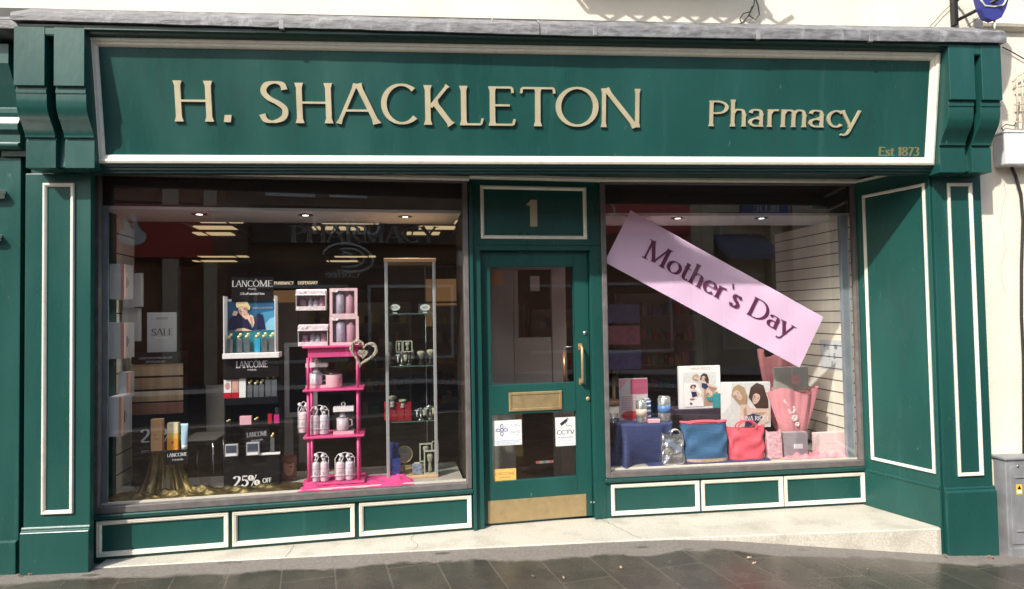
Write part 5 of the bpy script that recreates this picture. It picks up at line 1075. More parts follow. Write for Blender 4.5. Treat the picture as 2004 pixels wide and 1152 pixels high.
# wicker heart
WICK = mat('pale_wicker', (.40, .34, .27), .8, var=.3, vscale=50)
s_, z_ = FL.at(710, 692, .11); t = thing('wicker_heart', 'pale woven wicker heart with a small heart inside hanging off the pink shelves', 'heart ornament', FL.w(s_, .11, z_), FL.a)
def heart(k, sx, sz): a = 2*math.pi*k; return (sx*math.sin(a)**3, sz*(13*math.cos(a)-5*math.cos(2*a)-2*math.cos(3*a)-math.cos(4*a)+2)/16)
b = MB(); rnd = random.Random(4); base = [heart(k/40, .094, .100) for k in range(40)]; rotc = math.cos(-.22), math.sin(-.22)
for q in range(13):
    ph = rnd.uniform(0, 6.28); am = rnd.uniform(.004, .016); fq = rnd.choice((5, 7, 9, 11)); pts = []
    for k, (x, z) in enumerate(base):
        f = 1-am*6*(math.sin(fq*2*math.pi*k/40+ph))*.5-.20*(q%5)/5+.02; pts.append(((x*f)*rotc[0]-(z*f)*rotc[1], .012*math.cos(fq*2*math.pi*k/40+ph), x*f*rotc[1]+z*f*rotc[0]))
    b.tube(pts, .0046, 5, closed=True)
b.build('woven_rim', WICK, t)
b = MB(); pts = [heart(k/24, .034, .034) for k in range(24)]
for f in (1, .8, .6, .35): b.tube([(x*f, .0+.003*math.sin(k*2), z*f-.004) for k, (x, z) in enumerate(pts)], .004, 5, closed=True)
b.tube([(0, 0, .02), (.005, 0, .085)], .002, 5); b.build('inner_heart', WICK, t)
# pink cloth on the floor
PCL = mat('pink_felt', (.66, .06, .23), .8, var=.12, bump=.3, bscale=50)
def pcl(u, v): 
    x = -.24+.80*u; y = -.115+(.34+.06*math.sin(u*5))*v; e = (math.sin(u*math.pi)*math.sin(v*math.pi))**.3 if 0 < u < 1 and 0 < v < 1 else 0
    bump = .008+.006*math.sin(u*19+v*7)+.005*math.sin(v*17-u*6)+.004*math.sin(u*43+v*11)+((.05+.02*math.sin(u*60)*math.sin(v*25))*math.exp(-((u-.88)**2)/.008-((v-.45)**2)/.06)+.045*math.exp(-((u-.10)**2)/.006-((v-.35)**2)/.08)+.02*math.exp(-((u-.80)**2)/.004-((v-.2)**2)/.02))
    bb = .0 if (.2 < u < .62 and v > .2) else 1
    return (x+.006*math.sin(v*9), y+.006*math.sin(u*13)*(1-v), .002+max(0, (bump if bb else .002))*e)
b = MB(); b.grid(pcl, 70, 30); tag(b.build('pink_cloth', PCL, loc=FL.w(cs2, D2, ZL), rot=(0, 0, FL.a)), 'hot pink cloth spread under the pink shelf tower', 'cloth')

# ---- glass display cabinet
D3 = .19
A0 = FL.at(757, 940, D3); A1 = FL.at(858, 934, D3); cs3 = (A0[0]+A1[0])/2; hw = (A1[0]-A0[0])/2
zc1 = FL.at(800, 512, D3)[1]-ZL; dpc = .36
t = fr(FL, cs3, D3, ZL, 'glass_display_cabinet', 'tall glass display cabinet with silver posts and a pale wooden top in the left window', 'display cabinet')
WOODT = mat('pale_beech', (.62, .40, .22), .45, var=.1, vscale=4, stretch=(1, 8, 8))
b = MB(); b.box(-hw-.005, hw+.005, -.005, dpc+.005, zc1, zc1+.028); b.build('wooden_top', WOODT, t, bevel=.004)
b = MB(); b.box(-hw, hw, 0, dpc, 0, .02); b.build('wooden_base', WOODT, t, bevel=.003)
for x in (-hw+.012, hw-.012):
    b = MB(); b.box(x-.012, x+.012, 0, .024, .0205, zc1-.0005); b.build('post', mat('satin_aluminium', (.50, .53, .52), .35, metal=.5), t, bevel=.004)
b = MB(); b.box(-hw+.002, -hw+.006, .026, dpc, .0205, zc1-.001); b.build('side_glass', CGLASS, t)
b = MB(); b.box(hw-.006, hw-.002, .026, dpc, .0205, zc1-.001); b.build('side_glass', CGLASS, t)
b = MB(); b.box(-hw+.026, hw-.026, .010, .014, .0205, zc1-.001); b.build('glass_door', CGLASS, t)
b = MB(); b.tube([(hw-.06, dpc-.01, .02), (hw-.06, dpc-.01, zc1)], .005, 6); b.tube([(-hw+.02, dpc-.01, .02), (-hw+.02, dpc-.01, zc1)], .005, 6); b.build('rear_rod', CHROME, t)
SH = mat('glass_shelf_edge', (.10, .17, .16), .15, spec=.8)
clev = [FL.at(800, 613, D3)[1]-ZL, FL.at(800, 716, D3)[1]-ZL, FL.at(800, 825, D3)[1]-ZL]
for z in clev:
    b = MB(); b.box(-hw+.008, hw-.008, .020, dpc-.02, z-.006, z); b.build('glass_shelf', CGLASS, t)
    b = MB(); b.box(-hw+.024, hw-.024, .017, .0195, z-.007, z+.001); b.build('shelf_edge', SH, t)
OVALT = mat('oval_print', (.2, .12, .2), .5)
for u, lb_, m2 in ((773, 'left white oval sign standing on the top glass shelf', OVALT), (832, 'right white oval sign standing on the top glass shelf', DTEXT)):
    s_, z_ = FL.at(u, 602, D3+.02); b = MB(); b.m = 0; z0 = ZL+clev[0]; hh_ = z_-z0
    pts = [(.030*math.cos(a_)*(1.25 if abs(math.cos(a_)) > .2 else 1), .0+.024*math.sin(a_)) for a_ in [2*math.pi*i/24 for i in range(24)]]
    b.prism([(x, z+hh_+.002) for x, z in pts], 'y', 0, .008); b.box(-.015, .015, .001, .03, .0005, .008); b.m = 1; text(b, 'ELLE' if u < 800 else 'MEN', -.020, .020, hh_-.005, .014, 0, .0006, .16, .08, .66, 0)
    tag(b.build('oval_sign', [WCARD, m2], loc=FL.w(s_, D3+.03, z0+.001), rot=(0, 0, FL.a)), lb_, 'sign')
pbox(FL, 819, 575, 839, 594, D3+.15, .05, 'grey_box', 'small dark grey box behind the right oval sign on the top glass shelf', 'box', [mat('slate_box', (.10, .11, .13), .5)], zb=ZL+clev[0]+.001)
BRU = mat('badger_bristle', (.42, .37, .28), .9, var=.3, vscale=80)
def brush(u, v, zb, h, label, hm, d=D3+.08, k=1.0):
    s_ = FL.at(u, v, d)[0]; t = thing('shaving_brush', label, 'shaving brush', FL.w(s_, d, zb), FL.a, 'shaving brushes in the glass cabinet')
    b = MB(); b.lathe([(.016*k, 0), (.018*k, .004), (.011*k, h*.25), (.015*k, h*.4), (.011*k, h*.5)], n=12); b.build('handle', hm, t)
    b = MB(); b.lathe([(.010*k, h*.5), (.017*k, h*.68), (.026*k, h*.85), (.022*k, h*.96), (.008*k, h)], n=14); b.build('bristles', BRU, t)
z2 = ZL+clev[1]+.001; z3 = ZL+clev[2]+.001; z4 = ZL+.021
brush(762, 700, z2, .17, 'shaving brush hung high at the left of the middle glass shelf', CHROME, D3+.26)
brush(824, 700, z2, .105, 'shaving brush with black handle, left of the pair on the middle glass shelf', BLACKM, k=1.25)
brush(843, 700, z2, .115, 'shaving brush with black handle, right of the pair on the middle glass shelf', BLACKM, k=1.25)
brush(768, 780, z3+.10, .085, 'shaving brush standing on the left red boxes', SILVER, D3+.09, 1.25)
brush(788, 790, z3+.10, .060, 'shaving brush standing on the right red boxes', SILVER, D3+.05, 1.2)
REDB = mat('red_gift_box', (.36, .012, .025), .35, var=.1)
for i, (u0, u1, d_) in enumerate(((752, 765, .09), (766, 778, .09), (777, 791, .04), (792, 805, .04))):
    pbox(FL, u0, 788, u1, 824, D3+d_, .05, 'red_box', 'dark red upright box, %s of four on the lower glass shelf' % ORD[i if i < 3 else 3].replace('fourth from left', 'rightmost'), 'box', [REDB], zb=z3, group='red boxes in the glass cabinet')
def razorset(u, zb, h, label, d):
    s_ = FL.at(u, 700, d)[0]; t = thing('razor_stand', label, 'razor stand', FL.w(s_, d, zb), FL.a, 'chrome razor stands')
    b = MB(); b.lathe([(.028, 0), (.028, .006), (.006, .010), (.005, h), (.010, h+.004)], n=14); b.tube([(-.03, 0, h*.75), (-.02, 0, h*.9), (.0, 0, h*.95), (.02, 0, h*.9), (.03, 0, h*.75)], .003, 5); b.build('stand', CHROME, t)
    b = MB(); b.tube([(-.028, 0, h*.75), (-.028, 0, h*.25)], .006, 7); b.box(-.045, -.012, -.008, .006, h*.75, h*.83); b.build('razor', WPLASTIC, t)
    b = MB(); b.lathe([(.012, h*.3), (.013, h*.5), (.010, h*.55), (.018, h*.8)], .028, 0, 10); b.build('brush', BRU, t)
razorset(786, z2, .10, 'chrome razor and brush stand, left on the middle glass shelf', D3+.06); razorset(800, z2, .14, 'chrome razor and brush stand, right on the middle glass shelf', D3+.13)
razorset(822, z3, .09, 'chrome razor stand, left on the lower glass shelf', D3+.06); razorset(840, z3, .10, 'chrome razor stand, right on the lower glass shelf', D3+.10)
def framebox(u0, v0, u1, v1, d, zb, label):
    s0, z0, s1, z1 = FL.rect(u0, v0, u1, v1, d); w_ = s1-s0; h = z1-z0; t = thing('framed_grooming_set', label, 'gift box', FL.w((s0+s1)/2, d, zb), FL.a, 'window boxed grooming sets')
    b = MB(); b.mould(-w_/2, w_/2, 0, h, 0, [(0, -.03), (0, .0), (w_*.09, .0), (w_*.09, -.02)]); b.build('box_rim', mat('pale_card_rim', (.60, .56, .48), .5), t)
    b = MB(); b.box(-w_/2+.003, w_/2-.003, .02, .029, .003, h-.003); b.build('box_back', BLACK, t)
    b = MB(); b.lathe([(w_*.12, .01), (w_*.16, h*.25), (w_*.10, h*.5), (w_*.16, h*.55), (w_*.26, h*.75), (w_*.18, h*.86)], 0, .002, 12, sy=.6); b.build('brush', BRU, t)
framebox(775, 668, 787, 690, D3+.05, z2+.10, 'small window boxed brush, left of the pair in the middle of the cabinet'); framebox(788, 668, 807, 690, D3+.05, z2+.10, 'small window boxed brush, right of the pair in the middle of the cabinet')
framebox(830, 890, 853, 935, D3+.03, z4, 'window boxed shaving brush at the right of the cabinet base')
framebox(821, 864, 846, 900, D3+.16, z4+.06, 'tan rimmed boxed set behind the window boxed brush on the cabinet base'); framebox(846, 862, 858, 900, D3+.18, z4+.06, 'tan rimmed boxed set at the far right of the cabinet base')
s_, z_ = FL.at(791, 889, D3+.12); hh_ = z_-z4
t = thing('vanity_mirror', 'round brass vanity mirror on a stand on the cabinet base', 'mirror', FL.w(s_, D3+.12, z4), FL.a)
b = MB(); R_ = .062; b.tube([(R_*math.cos(i*.2618), 0, hh_+R_*math.sin(i*.2618)) for i in range(24)], .005, 7, closed=True); b.lathe([(.038, 0), (.036, .006), (.007, .014), (.006, hh_-R_)], n=16); b.build('brass_rim', BRASS, t)
b = MB(); b.prism([(R_*.97*math.cos(i*.2618), hh_+R_*.97*math.sin(i*.2618)) for i in range(24)], 'y', -.002, .002); b.build('mirror_face', CHROME, t)
BLB = mat('royal_blue_box', (.03, .06, .28), .35, var=.4, vscale=40)
for u0, v0, u1, v1, d_, lb_ in ((763, 868, 771, 932, .06, 'tall slim blue toiletry box at the left of the cabinet base'), (772, 872, 780, 932, .09, 'slim blue and white toiletry box on the cabinet base'), (765, 900, 784, 934, .02, 'squat blue toiletry box at the front left of the cabinet base')):
    pbox(FL, u0, v0, u1, v1, D3+d_, .03, 'blue_box', lb_, 'box', [BLB], zb=z4)
prod(FL, 807, 912, 826, 935, D3+.03, 'blue_floral_box', 'blue and cream floral box on the cabinet base beside the window boxed brush', 'box', mat('blue_floral', (.30, .32, .42), .4, var=.6, vscale=50), z4, mat('cream_lid', (.65, .6, .45), .4), .12)

# ================================================================ the banner and the things in the right window
tl, bl, tr, br_ = FR.at(1231, 409, .02), FR.at(1183, 512, .02), FR.at(1609, 618, .02), FR.at(1572, 714, .02)
ang = math.atan2(tr[1]-tl[1], tr[0]-tl[0]); BWd = math.hypot(tr[0]-tl[0], tr[1]-tl[1]); BHt = .452
ca, sa = math.cos(ang), math.sin(ang)
o0 = (bl[0], bl[1])
def bn(x, z): return (o0[0]+x*ca-z*sa, o0[1]+x*sa+z*ca)
b = MB(); nx, nz = 60, 6
fr_v = []
for yy in (0, .0016):
    for j in range(nz+1):
        for i in range(nx+1):
            x, z = BWd*i/nx, BHt*j/nz; q = bn(x, z); fr_v.append((q[0]-o0[0], .023+yy+.0032*math.sin(x*7+z*5)+.0018*math.sin(x*19-z*6)+.0012*math.sin(z*30), q[1]-o0[1]))
K = (nx+1)*(nz+1); fs = [(j*(nx+1)+i, j*(nx+1)+i+1, (j+1)*(nx+1)+i+1, (j+1)*(nx+1)+i) for j in range(nz) for i in range(nx)]
b.add(fr_v, fs+[tuple(K+i for i in reversed(f)) for f in fs]+[(i, K+i, K+i+1, i+1) for i in range(nx)]+[(nz*(nx+1)+i, nz*(nx+1)+i+1, K+nz*(nx+1)+i+1, K+nz*(nx+1)+i) for i in range(nx)], False)
BANM = mat('lilac_pink_paper', (.83, .60, .80), .5)
t = b.build('mothers_day_banner', BANM, loc=FR.w(o0[0], 0, o0[1]), rot=(0, 0, FR.a)); tag(t, 'long lilac pink paper banner reading Mother`s Day, slanting down across the right window', 'banner')
def bloc(u, v): s_, z_ = FR.at(u, v, .02); x, z = s_-o0[0], z_-o0[1]; return (x*ca+z*sa, -x*sa+z*ca)
m0 = bloc(1256, 501); y1 = bloc(1556, 634); c1_ = bloc(1270, 467)
b = MB(); text(b, 'Mother`s Day', m0[0], y1[0]+.01, m0[1]-.004, c1_[1]-m0[1]+.008, 0, .0009, .145, .04, .62, 1)
b.v = [(p[0]*ca-p[2]*sa, p[1]+.0165, p[0]*sa+p[2]*ca) for p in b.v]; b.build('banner_lettering', mat('maroon_print', (.12, .008, .07), .5), t)

def fcloth(F, cs_, d, zb, pts, ztop, name, label, cat, m, folds=9, flare=1.25, amp=.02, seed=1):
    rnd = random.Random(seed); ph = rnd.uniform(0, 6); hw_, dp_ = pts; b = MB(); N = 96; R = 14; vs = []
    per = []
    for i in range(N):
        a_ = 2*math.pi*i/N; c, q = math.cos(a_), math.sin(a_); c = math.copysign(abs(c)**.35, c); q = math.copysign(abs(q)**.35, q); per.append((hw_*c, dp_/2+dp_/2*q))
    for k in range(R+1):
        f = k/R
        for i, (x, y) in enumerate(per):
            a_ = 2*math.pi*i/N; w1 = math.sin(a_*folds+ph+1.6*f)+.55*math.sin(a_*folds*1.7+1-2.2*f); e = f**1.1
            kx = 1+(flare-1)*e; vs.append((x*kx+amp*w1*e*math.cos(a_), dp_/2+(y-dp_/2)*kx+amp*w1*e*math.sin(a_), ztop*(1-f)+.003*w1*(1-f)*0+.001))
    b.add(vs, [(k*N+i, k*N+(i+1) % N, (k+1)*N+(i+1) % N, (k+1)*N+i) for k in range(R) for i in range(N)], True); b.add([(x, y, ztop+.001) for x, y in per], [tuple(range(N))])
    return tag(b.build(name, m, loc=F.w(cs_, d, zb), rot=(0, 0, F.a)), label, cat)
NAVY = mat('navy_cloth', (.030, .045, .135), .75, var=.18, vscale=4, bump=.3, bscale=40)
r = FR.rect(1200, 826, 1325, 915, .12)
ztn = FR.at(1260, 828, .12)[1]-ZR
fcloth(FR, (FR.at(1202, 840, .12)[0]+FR.at(1322, 830, .12)[0])/2, .10, ZR, ((FR.at(1322, 830, .12)[0]-FR.at(1202, 840, .12)[0])/2-.01, .30), ztn, 'navy_cloth', 'navy blue cloth draped over a block at the left of the right window', 'cloth', NAVY, 7, 1.08, .05)
zn = ZR+ztn+.002
LEAFM = [mat('leaflet_grey', (.48, .44, .45), .4), mat('leaflet_maroon', (.38, .08, .14), .4), mat('leaflet_red', (.42, .03, .04), .4), mat('leaflet_pink', (.62, .25, .30), .4)]
def d_leaf(b, w_, h):
    b.m = 1; b.box(-w_*.1, w_*.49, -.001, 0, h*.62, h*.99); b.m = 3; b.poly([(-w_*.49, h*.99), (-w_*.49, h*.72), (-w_*.15, h*.99)], 0); b.m = 2; b.disc(-w_*.1, h*.12, w_*.34, h*.11, -.0002); b.m = 1
    for i in range(7): b.box(-w_*.42, w_*.1, -.001, 0, h*(.26+.05*i), h*(.272+.05*i))
pbox(FR, 1212, 744, 1268, 826, .26, .01, 'leaflet_board', 'grey and maroon leaflet board standing on the navy cloth', 'leaflet', LEAFM, d_leaf, zb=zn)
TIN = mat('silver_tin', (.50, .52, .50), .25, metal=.7, var=.2, vscale=20)
def can(u0, v0, u1, v1, d, label, m, band, zb, name='tin', bands=((.3, .62),)):
    s0, z0, s1, z1 = FR.rect(u0, v0, u1, v1, d); rr = (s1-s0)/2; h = z1-z0; t = thing(name, label, 'tin', FR.w((s0+s1)/2, d+rr, zb), FR.a)
    b = MB(); b.lathe([(rr*.95, 0), (rr, .004), (rr, h*.93), (rr*.93, h*.95)], n=18); b.build('can_body', m, t)
    for z0_, z1_ in bands: b = MB(); b.lathe([(rr+.0006, h*z0_), (rr+.0006, h*z1_)], n=18); b.build('band', band, t)
    b = MB(); b.lathe([(rr*.9, h*.951), (rr*.9, h), (rr*.5, h*1.01)], n=18); b.build('lid', TIN, t)
can(1248, 786, 1269, 829, .12, 'silver tin with a cream band, front one on the navy cloth', TIN, mat('cream_band', (.62, .52, .42), .5), zn)
can(1259, 768, 1276, 812, .19, 'blue and white striped tin behind the silver tin on the navy cloth', mat('tin_blue', (.05, .12, .32), .35), WCARD, zn, bands=((.15, .25), (.4, .5), (.62, .72), (.82, .9)))
can(1292, 777, 1316, 826, .13, 'silver and blue tin standing alone at the right of the navy cloth', TIN, mat('tin_band_blue', (.10, .22, .45), .35), zn, bands=((.34, .66),))
r = FR.rect(1195, 808, 1212, 828, .14); b = MB(); rr = (r[2]-r[0])/2
b.lathe([(rr*.8, 0), (rr, r[3]-r[1]), (rr*.93, r[3]-r[1]), (rr*.75, .004)], n=14); tag(b.build('glass_cup', CELLO, loc=FR.w((r[0]+r[2])/2, .16, zn)), 'small clear cup at the far left of the navy cloth', 'cup')
pbox(FR, 1270, 822, 1292, 829, .10, .04, 'pink_packet', 'small pink packet lying on the navy cloth beside the silver tin', 'packet', [LPINK], zb=zn)
# bags
def bag(F, u0, v0, u1, v1, d, zb, name, label, cat, m, dep=.12, taper=.06, rimm=None, basem=None, handles=None, hm=None, e=.55, crumple=.012, seed=1):
    s0, z0, s1, z1 = F.rect(u0, v0, u1, v1, d); w_ = s1-s0; h = z1-z0; rnd = random.Random(seed); t = thing(name, label, cat, F.w((s0+s1)/2, d, zb), F.a)
    b = MB(); N = 44; R = 16; hb = h*.11 if basem else 0
    def ring(f, k=1.0):
        out = []
        for i in range(N):
            a_ = 2*math.pi*i/N; c, q = math.cos(a_), math.sin(a_); c = math.copysign(abs(c)**e, c); q = math.copysign(abs(q)**e, q)
            ww = (w_/2)*(1-taper*(1-f))*k; dd = (dep/2)*(1.0-.62*f**1.5)*k
            cr = crumple*(math.sin(a_*3+f*9+seed)+math.sin(a_*5-f*13+seed*2)*.6)*math.sin(f*3.0)
            out.append((ww*c, dep/2+dd*q+cr-.02*f*0, h*f+(.018*abs(math.cos(a_))**2 if f > .98 else 0)*(1 if rimm is None else .6)))
        return out
    f0 = .11 if basem else 0
    vs = [p for k in range(R+1) for p in ring(f0+(1-f0)*k/R)]
    b.add(vs, [(k*N+i, k*N+(i+1) % N, (k+1)*N+(i+1) % N, (k+1)*N+i) for k in range(R) for i in range(N)], True)
    if not basem: b.add(vs[:N], [tuple(range(N))])
    b.build('bag_body', m, t)
    if basem:
        b = MB(); vs = [p for k in range(4) for p in ring(.11*k/3*.99, 1.004)]; b.add(vs, [(k*N+i, k*N+(i+1) % N, (k+1)*N+(i+1) % N, (k+1)*N+i) for k in range(3) for i in range(N)], True); b.add(vs[:N], [tuple(range(N))]); b.build('base_band', basem, t)
    if rimm:
        b = MB(); b.tube([(x, y, z) for x, y, z in ring(1.0)], .008, 6, closed=True); b.build('rim', rimm, t)
    if handles:
        for yy, kk in ((dep*.30, 1), (dep*.70, .9)):
            x0, x1, hh = handles; b = MB(); pts = [(w_*x0, yy, h*.97), (w_*x0*.95, yy-.004, h*1.0+hh*.5*kk), (w_*(x0+x1)/2-w_*.08, yy-.006, h+hh*kk), (w_*(x0+x1)/2+w_*.08, yy-.006, h+hh*kk), (w_*x1*.95, yy-.004, h+hh*.5*kk), (w_*x1, yy, h*.97)]
            b.tube([(p[0], p[1], p[2]) for p in smooth3(pts)], .0075, 6); b.build('handle', hm or m, t)
    return t
def smooth3(p):
    out = []
    q = [p[0]]+list(p)+[p[-1]]
    for i in range(1, len(q)-2):
        for j in range(5):
            t = j/5; a, b, c, d = q[i-1], q[i], q[i+1], q[i+2]
            out.append(tuple(.5*(2*b[m]+(c[m]-a[m])*t+(2*a[m]-5*b[m]+4*c[m]-d[m])*t*t+(3*b[m]-a[m]-3*c[m]+d[m])*t**3) for m in range(3)))
    out.append(p[-1]); return out
TBL = mat('teal_blue_canvas', (.035, .115, .235), .8, var=.15, vscale=5, bump=.3, bscale=60); CORAL = mat('coral_canvas', (.70, .10, .14), .75, var=.10, bump=.25, bscale=60)
TAN = mat('tan_straw', (.52, .36, .22), .85, var=.2, vscale=40)
bag(FR, 1339, 832, 1429, 909, .07, ZR, 'blue_tote_bag', 'blue canvas tote bag with coral rim and tan base beside the silver bag', 'tote bag', TBL, .13, .05, CORAL, TAN, (-.30, .30, .012), CORAL)
bag(FR, 1429, 840, 1503, 903, .08, ZR, 'coral_tote_bag', 'coral red canvas tote bag with raised looped handles in the right window', 'tote bag', CORAL, .12, .12, None, None, (-.22, .26, .055), CORAL, seed=3)
FOIL = mat('crumpled_silver_foil', (.62, .63, .64), .22, metal=.9, bump=1.0, bscale=26)
bag(FR, 1299, 852, 1341, 911, .05, ZR, 'silver_gift_bag', 'shiny crumpled silver gift bag leaning between the navy cloth and blue tote', 'gift bag', FOIL, .09, -.12, None, None, (-.1, .35, .035), FOIL, e=.6, crumple=.012, seed=5)
# navy cloth spilling over the window floor
b = MB(); b.grid(lambda u, v: (-.05+1.0*u, .015+.09*v, .003+.010*abs(math.sin(u*13)*math.sin(v*3.1))+.005*abs(math.sin(u*31+v*4))*math.sin(v*3.1)), 60, 8); tag(b.build('floor_cloth', NAVY, loc=FR.w(.40, .04, ZR), rot=(0, 0, FR.a)), 'dark navy cloth lying along the floor at the front of the right window', 'cloth')
# raised block with photo frame and poster
zt3 = FR.at(1370, 800, .34)[1]
b = MB(); hw = (FR.at(1505, 800, .3)[0]-FR.at(1325, 800, .3)[0])/2; b.box(-hw, hw, 0, .20, 0, zt3-ZR-.001)
tag(b.build('display_block', mat('dark_plum_cloth', (.035, .022, .035), .7, var=.3), loc=FR.w((FR.at(1505, 800, .3)[0]+FR.at(1325, 800, .3)[0])/2, .35, ZR), rot=(0, 0, FR.a), bevel=.006), 'dark plum covered block behind the tote bags, carrying the framed photo', 'display block')
b = MB()
b.grid(lambda u, v: ((u-.5)*(.52-.1*v), .02*math.sin(u*14+v*4)*v+.012*math.sin(u*33-v*6), .10+.16*v+.012*math.sin(u*20)), 40, 10)
tag(b.build('cellophane_wrap', CELLO, loc=FR.w(.86, .245, ZR), rot=(0, 0, FR.a)), 'crinkled clear cellophane wrap rising behind the blue tote bag', 'wrapping')
PSK = mat('photo_skin', (.64, .49, .40), .4, var=.10, vscale=30); PHR = mat('photo_dark_hair', (.07, .04, .03), .4, var=.10, vscale=30); PHB = mat('photo_fair_hair', (.40, .28, .17), .4, var=.10, vscale=30); PBG = mat('photo_pale_back', (.62, .64, .62), .4, var=.10, vscale=30); PDR = mat('photo_navy_dress', (.02, .03, .09), .4); PTEAL = mat('photo_teal', (.05, .26, .28), .4); PPINK = mat('photo_pink', (.6, .2, .22), .4)
def d_fr(b, w_, h):
    L_ = lambda a, c: (-w_/2+w_*a, h*c)
    b.m = 1; b.box(-w_*.40, w_*.40, -.001, 0, h*.04, h*.86); y = -.001
    b.m = 8; b.poly([L_(.56, .05), L_(.89, .05), L_(.89, .48), L_(.70, .55)], y, .0006)
    b.m = 4; b.disc(*L_(.40, .735), w_*.085, h*.065, y-.0006, rot=.5)
    b.m = 3; b.poly([L_(.50, .66), L_(.53, .78), L_(.60, .83), L_(.68, .80), L_(.72, .68), L_(.71, .55), L_(.66, .58), L_(.60, .70)], y-.0006)
    face(b, *L_(.42, .70), w_*.062, y-.002, .9, 2, 8, 3, 6, -1); face(b, *L_(.585, .70), w_*.060, y-.002, -.35, 2, 8, 3, 6)
    b.m = 2; b.poly([L_(.48, .64), L_(.58, .62), L_(.92, .50), L_(.91, .44), L_(.64, .52), L_(.50, .52)], y-.0030); b.poly([L_(.50, .28), L_(.60, .50), L_(.70, .50), L_(.84, .28), L_(.78, .25), L_(.68, .38), L_(.58, .22)], y-.0044)
    b.m = 8; b.poly([L_(.60, .50), L_(.66, .50), L_(.62, .30), L_(.58, .24)], y-.0057, .0006); b.poly([L_(.60, .56), L_(.90, .47), L_(.91, .44), L_(.64, .52)], y-.0043, .0006)
    b.m = 7; b.poly([L_(.54, .60), L_(.66, .58), L_(.70, .50), L_(.62, .45), L_(.54, .50)], y-.0058)
    b.m = 0; b.poly([L_(.11, .05), L_(.11, .60), L_(.40, .60), L_(.52, .42), L_(.58, .05)], y-.0044, .0006)
    b.m = 3; b.disc(*L_(.33, .52), w_*.075, h*.05, y-.0051, rot=.2); face(b, *L_(.34, .49), w_*.045, y-.0066, .5, 2, 8, 3, 6); b.m = 2; b.poly([L_(.26, .44), L_(.40, .44), L_(.50, .34), L_(.44, .28), L_(.30, .30)], y-.0066); b.m = 7; b.poly([L_(.28, .40), L_(.40, .40), L_(.42, .30), L_(.30, .27)], y-.0080)
    b.m = 6; b.disc(*L_(.30, .22), w_*.06, h*.025, y-.0052); b.m = 5; b.disc(*L_(.76, .24), w_*.12, h*.075, y-.0072); b.disc(*L_(.90, .15), w_*.085, h*.055, y-.0072); b.m = 9; b.disc(*L_(.84, .32), w_*.09, h*.025, y-.0085, rot=.3); b.disc(*L_(.72, .28), w_*.05, h*.02, y-.0085)
    b.m = 3; b.disc(*L_(.27, .12), w_*.035, h*.025, y-.0052, rot=-.7); b.m = 8; btext(b, 'NINA RICCI', -w_*.2, w_*.25, h*.915, .03, 0)
SHD = mat('photo_skin_shade', (.42, .28, .21), .4); LIPS = mat('photo_lips', (.42, .12, .12), .4)
FRM = [WCARD, PBG, PSK, PHR, PHB, PTEAL, LIPS, PDR, SHD, mat('photo_gold', (.5, .42, .18), .4)]
pbox(FR, 1329, 716, 1410, 799, .37, .03, 'framed_perfume_photo', 'white framed photo of two embracing women on the plum block', 'framed photo', FRM, d_fr, zb=zt3, bevel=.002)
pbox(FR, 1396, 770, 1411, 799, .352, .02, 'teal_bottle', 'teal flower topped perfume bottle standing at the right of the framed photo', 'perfume bottle', [PTEAL, PHB], lambda b, w_, h: (setattr(b, 'm', 1), b.lathe([(.004, h), (.014, h+.008), (.006, h+.02)], 0, .01, 8)), zb=zt3)
def d_po(b, w_, h):
    L_ = lambda a, c: (-w_/2+w_*a, h*c)
    b.m = 1; b.box(-w_*.49, w_*.49, -.001, 0, h*.02, h*.98); y = -.001
    b.m = 0; b.poly([L_(.02, .30), L_(.02, .97), L_(.22, .97), L_(.18, .5)], y, .0005)
    b.m = 4; b.poly([L_(.20, .70), L_(.24, .88), L_(.34, .95), L_(.47, .88), L_(.53, .68), L_(.52, .46), L_(.42, .40), L_(.36, .5)], y-.0006)
    b.m = 3; b.poly([L_(.55, .66), L_(.60, .88), L_(.72, .98), L_(.86, .92), L_(.95, .60), L_(.96, .42), L_(.84, .38), L_(.70, .42)], y-.0006)
    b.m = 2; b.poly([L_(.36, .05), L_(.38, .50), L_(.52, .50), L_(.60, .42), L_(.97, .40), L_(.98, .28), L_(.62, .26), L_(.50, .02)], y-.0020); b.poly([L_(.58, .02), L_(.72, .20), L_(.98, .36), L_(.98, .12), L_(.76, .02)], y-.0034)
    face(b, *L_(.33, .70), w_*.105, y-.0022, .75, 2, 8, 3, 6, -1); face(b, *L_(.70, .62), w_*.105, y-.0022, -.38, 2, 8, 3, 6, -1)
    b.m = 8; b.poly([L_(.60, .32), L_(.96, .33), L_(.98, .28), L_(.62, .26)], y-.0033, .0006); b.poly([L_(.44, .40), L_(.50, .46), L_(.52, .20), L_(.46, .06)], y-.0033, .0006)
    b.m = 5; b.poly([L_(.46, .02), L_(.50, .26), L_(.64, .30), L_(.84, .24), L_(.70, .04)], y-.0050)
    b.m = 4; b.poly([L_(.41, .86), L_(.50, .70), L_(.50, .50), L_(.44, .55), L_(.43, .72)], y-.0052); b.m = 3; b.poly([L_(.74, .88), L_(.88, .80), L_(.93, .48), L_(.86, .42), L_(.82, .62)], y-.0052)
    b.m = 0; text(b, 'NINA RICCI', -w_*.12, w_*.44, h*.15, h*.10, y-.0064, .0006, .15, .07, .66, 0)
b_ = pbox(FR, 1411, 747, 1507, 836, .315, .012, 'perfume_poster', 'pale poster of two women leaning together behind the coral tote bag', 'poster', FRM[:5]+[PDR, LIPS, PDR, SHD], d_po)
b_.rotation_euler[1] = rad(1.0)
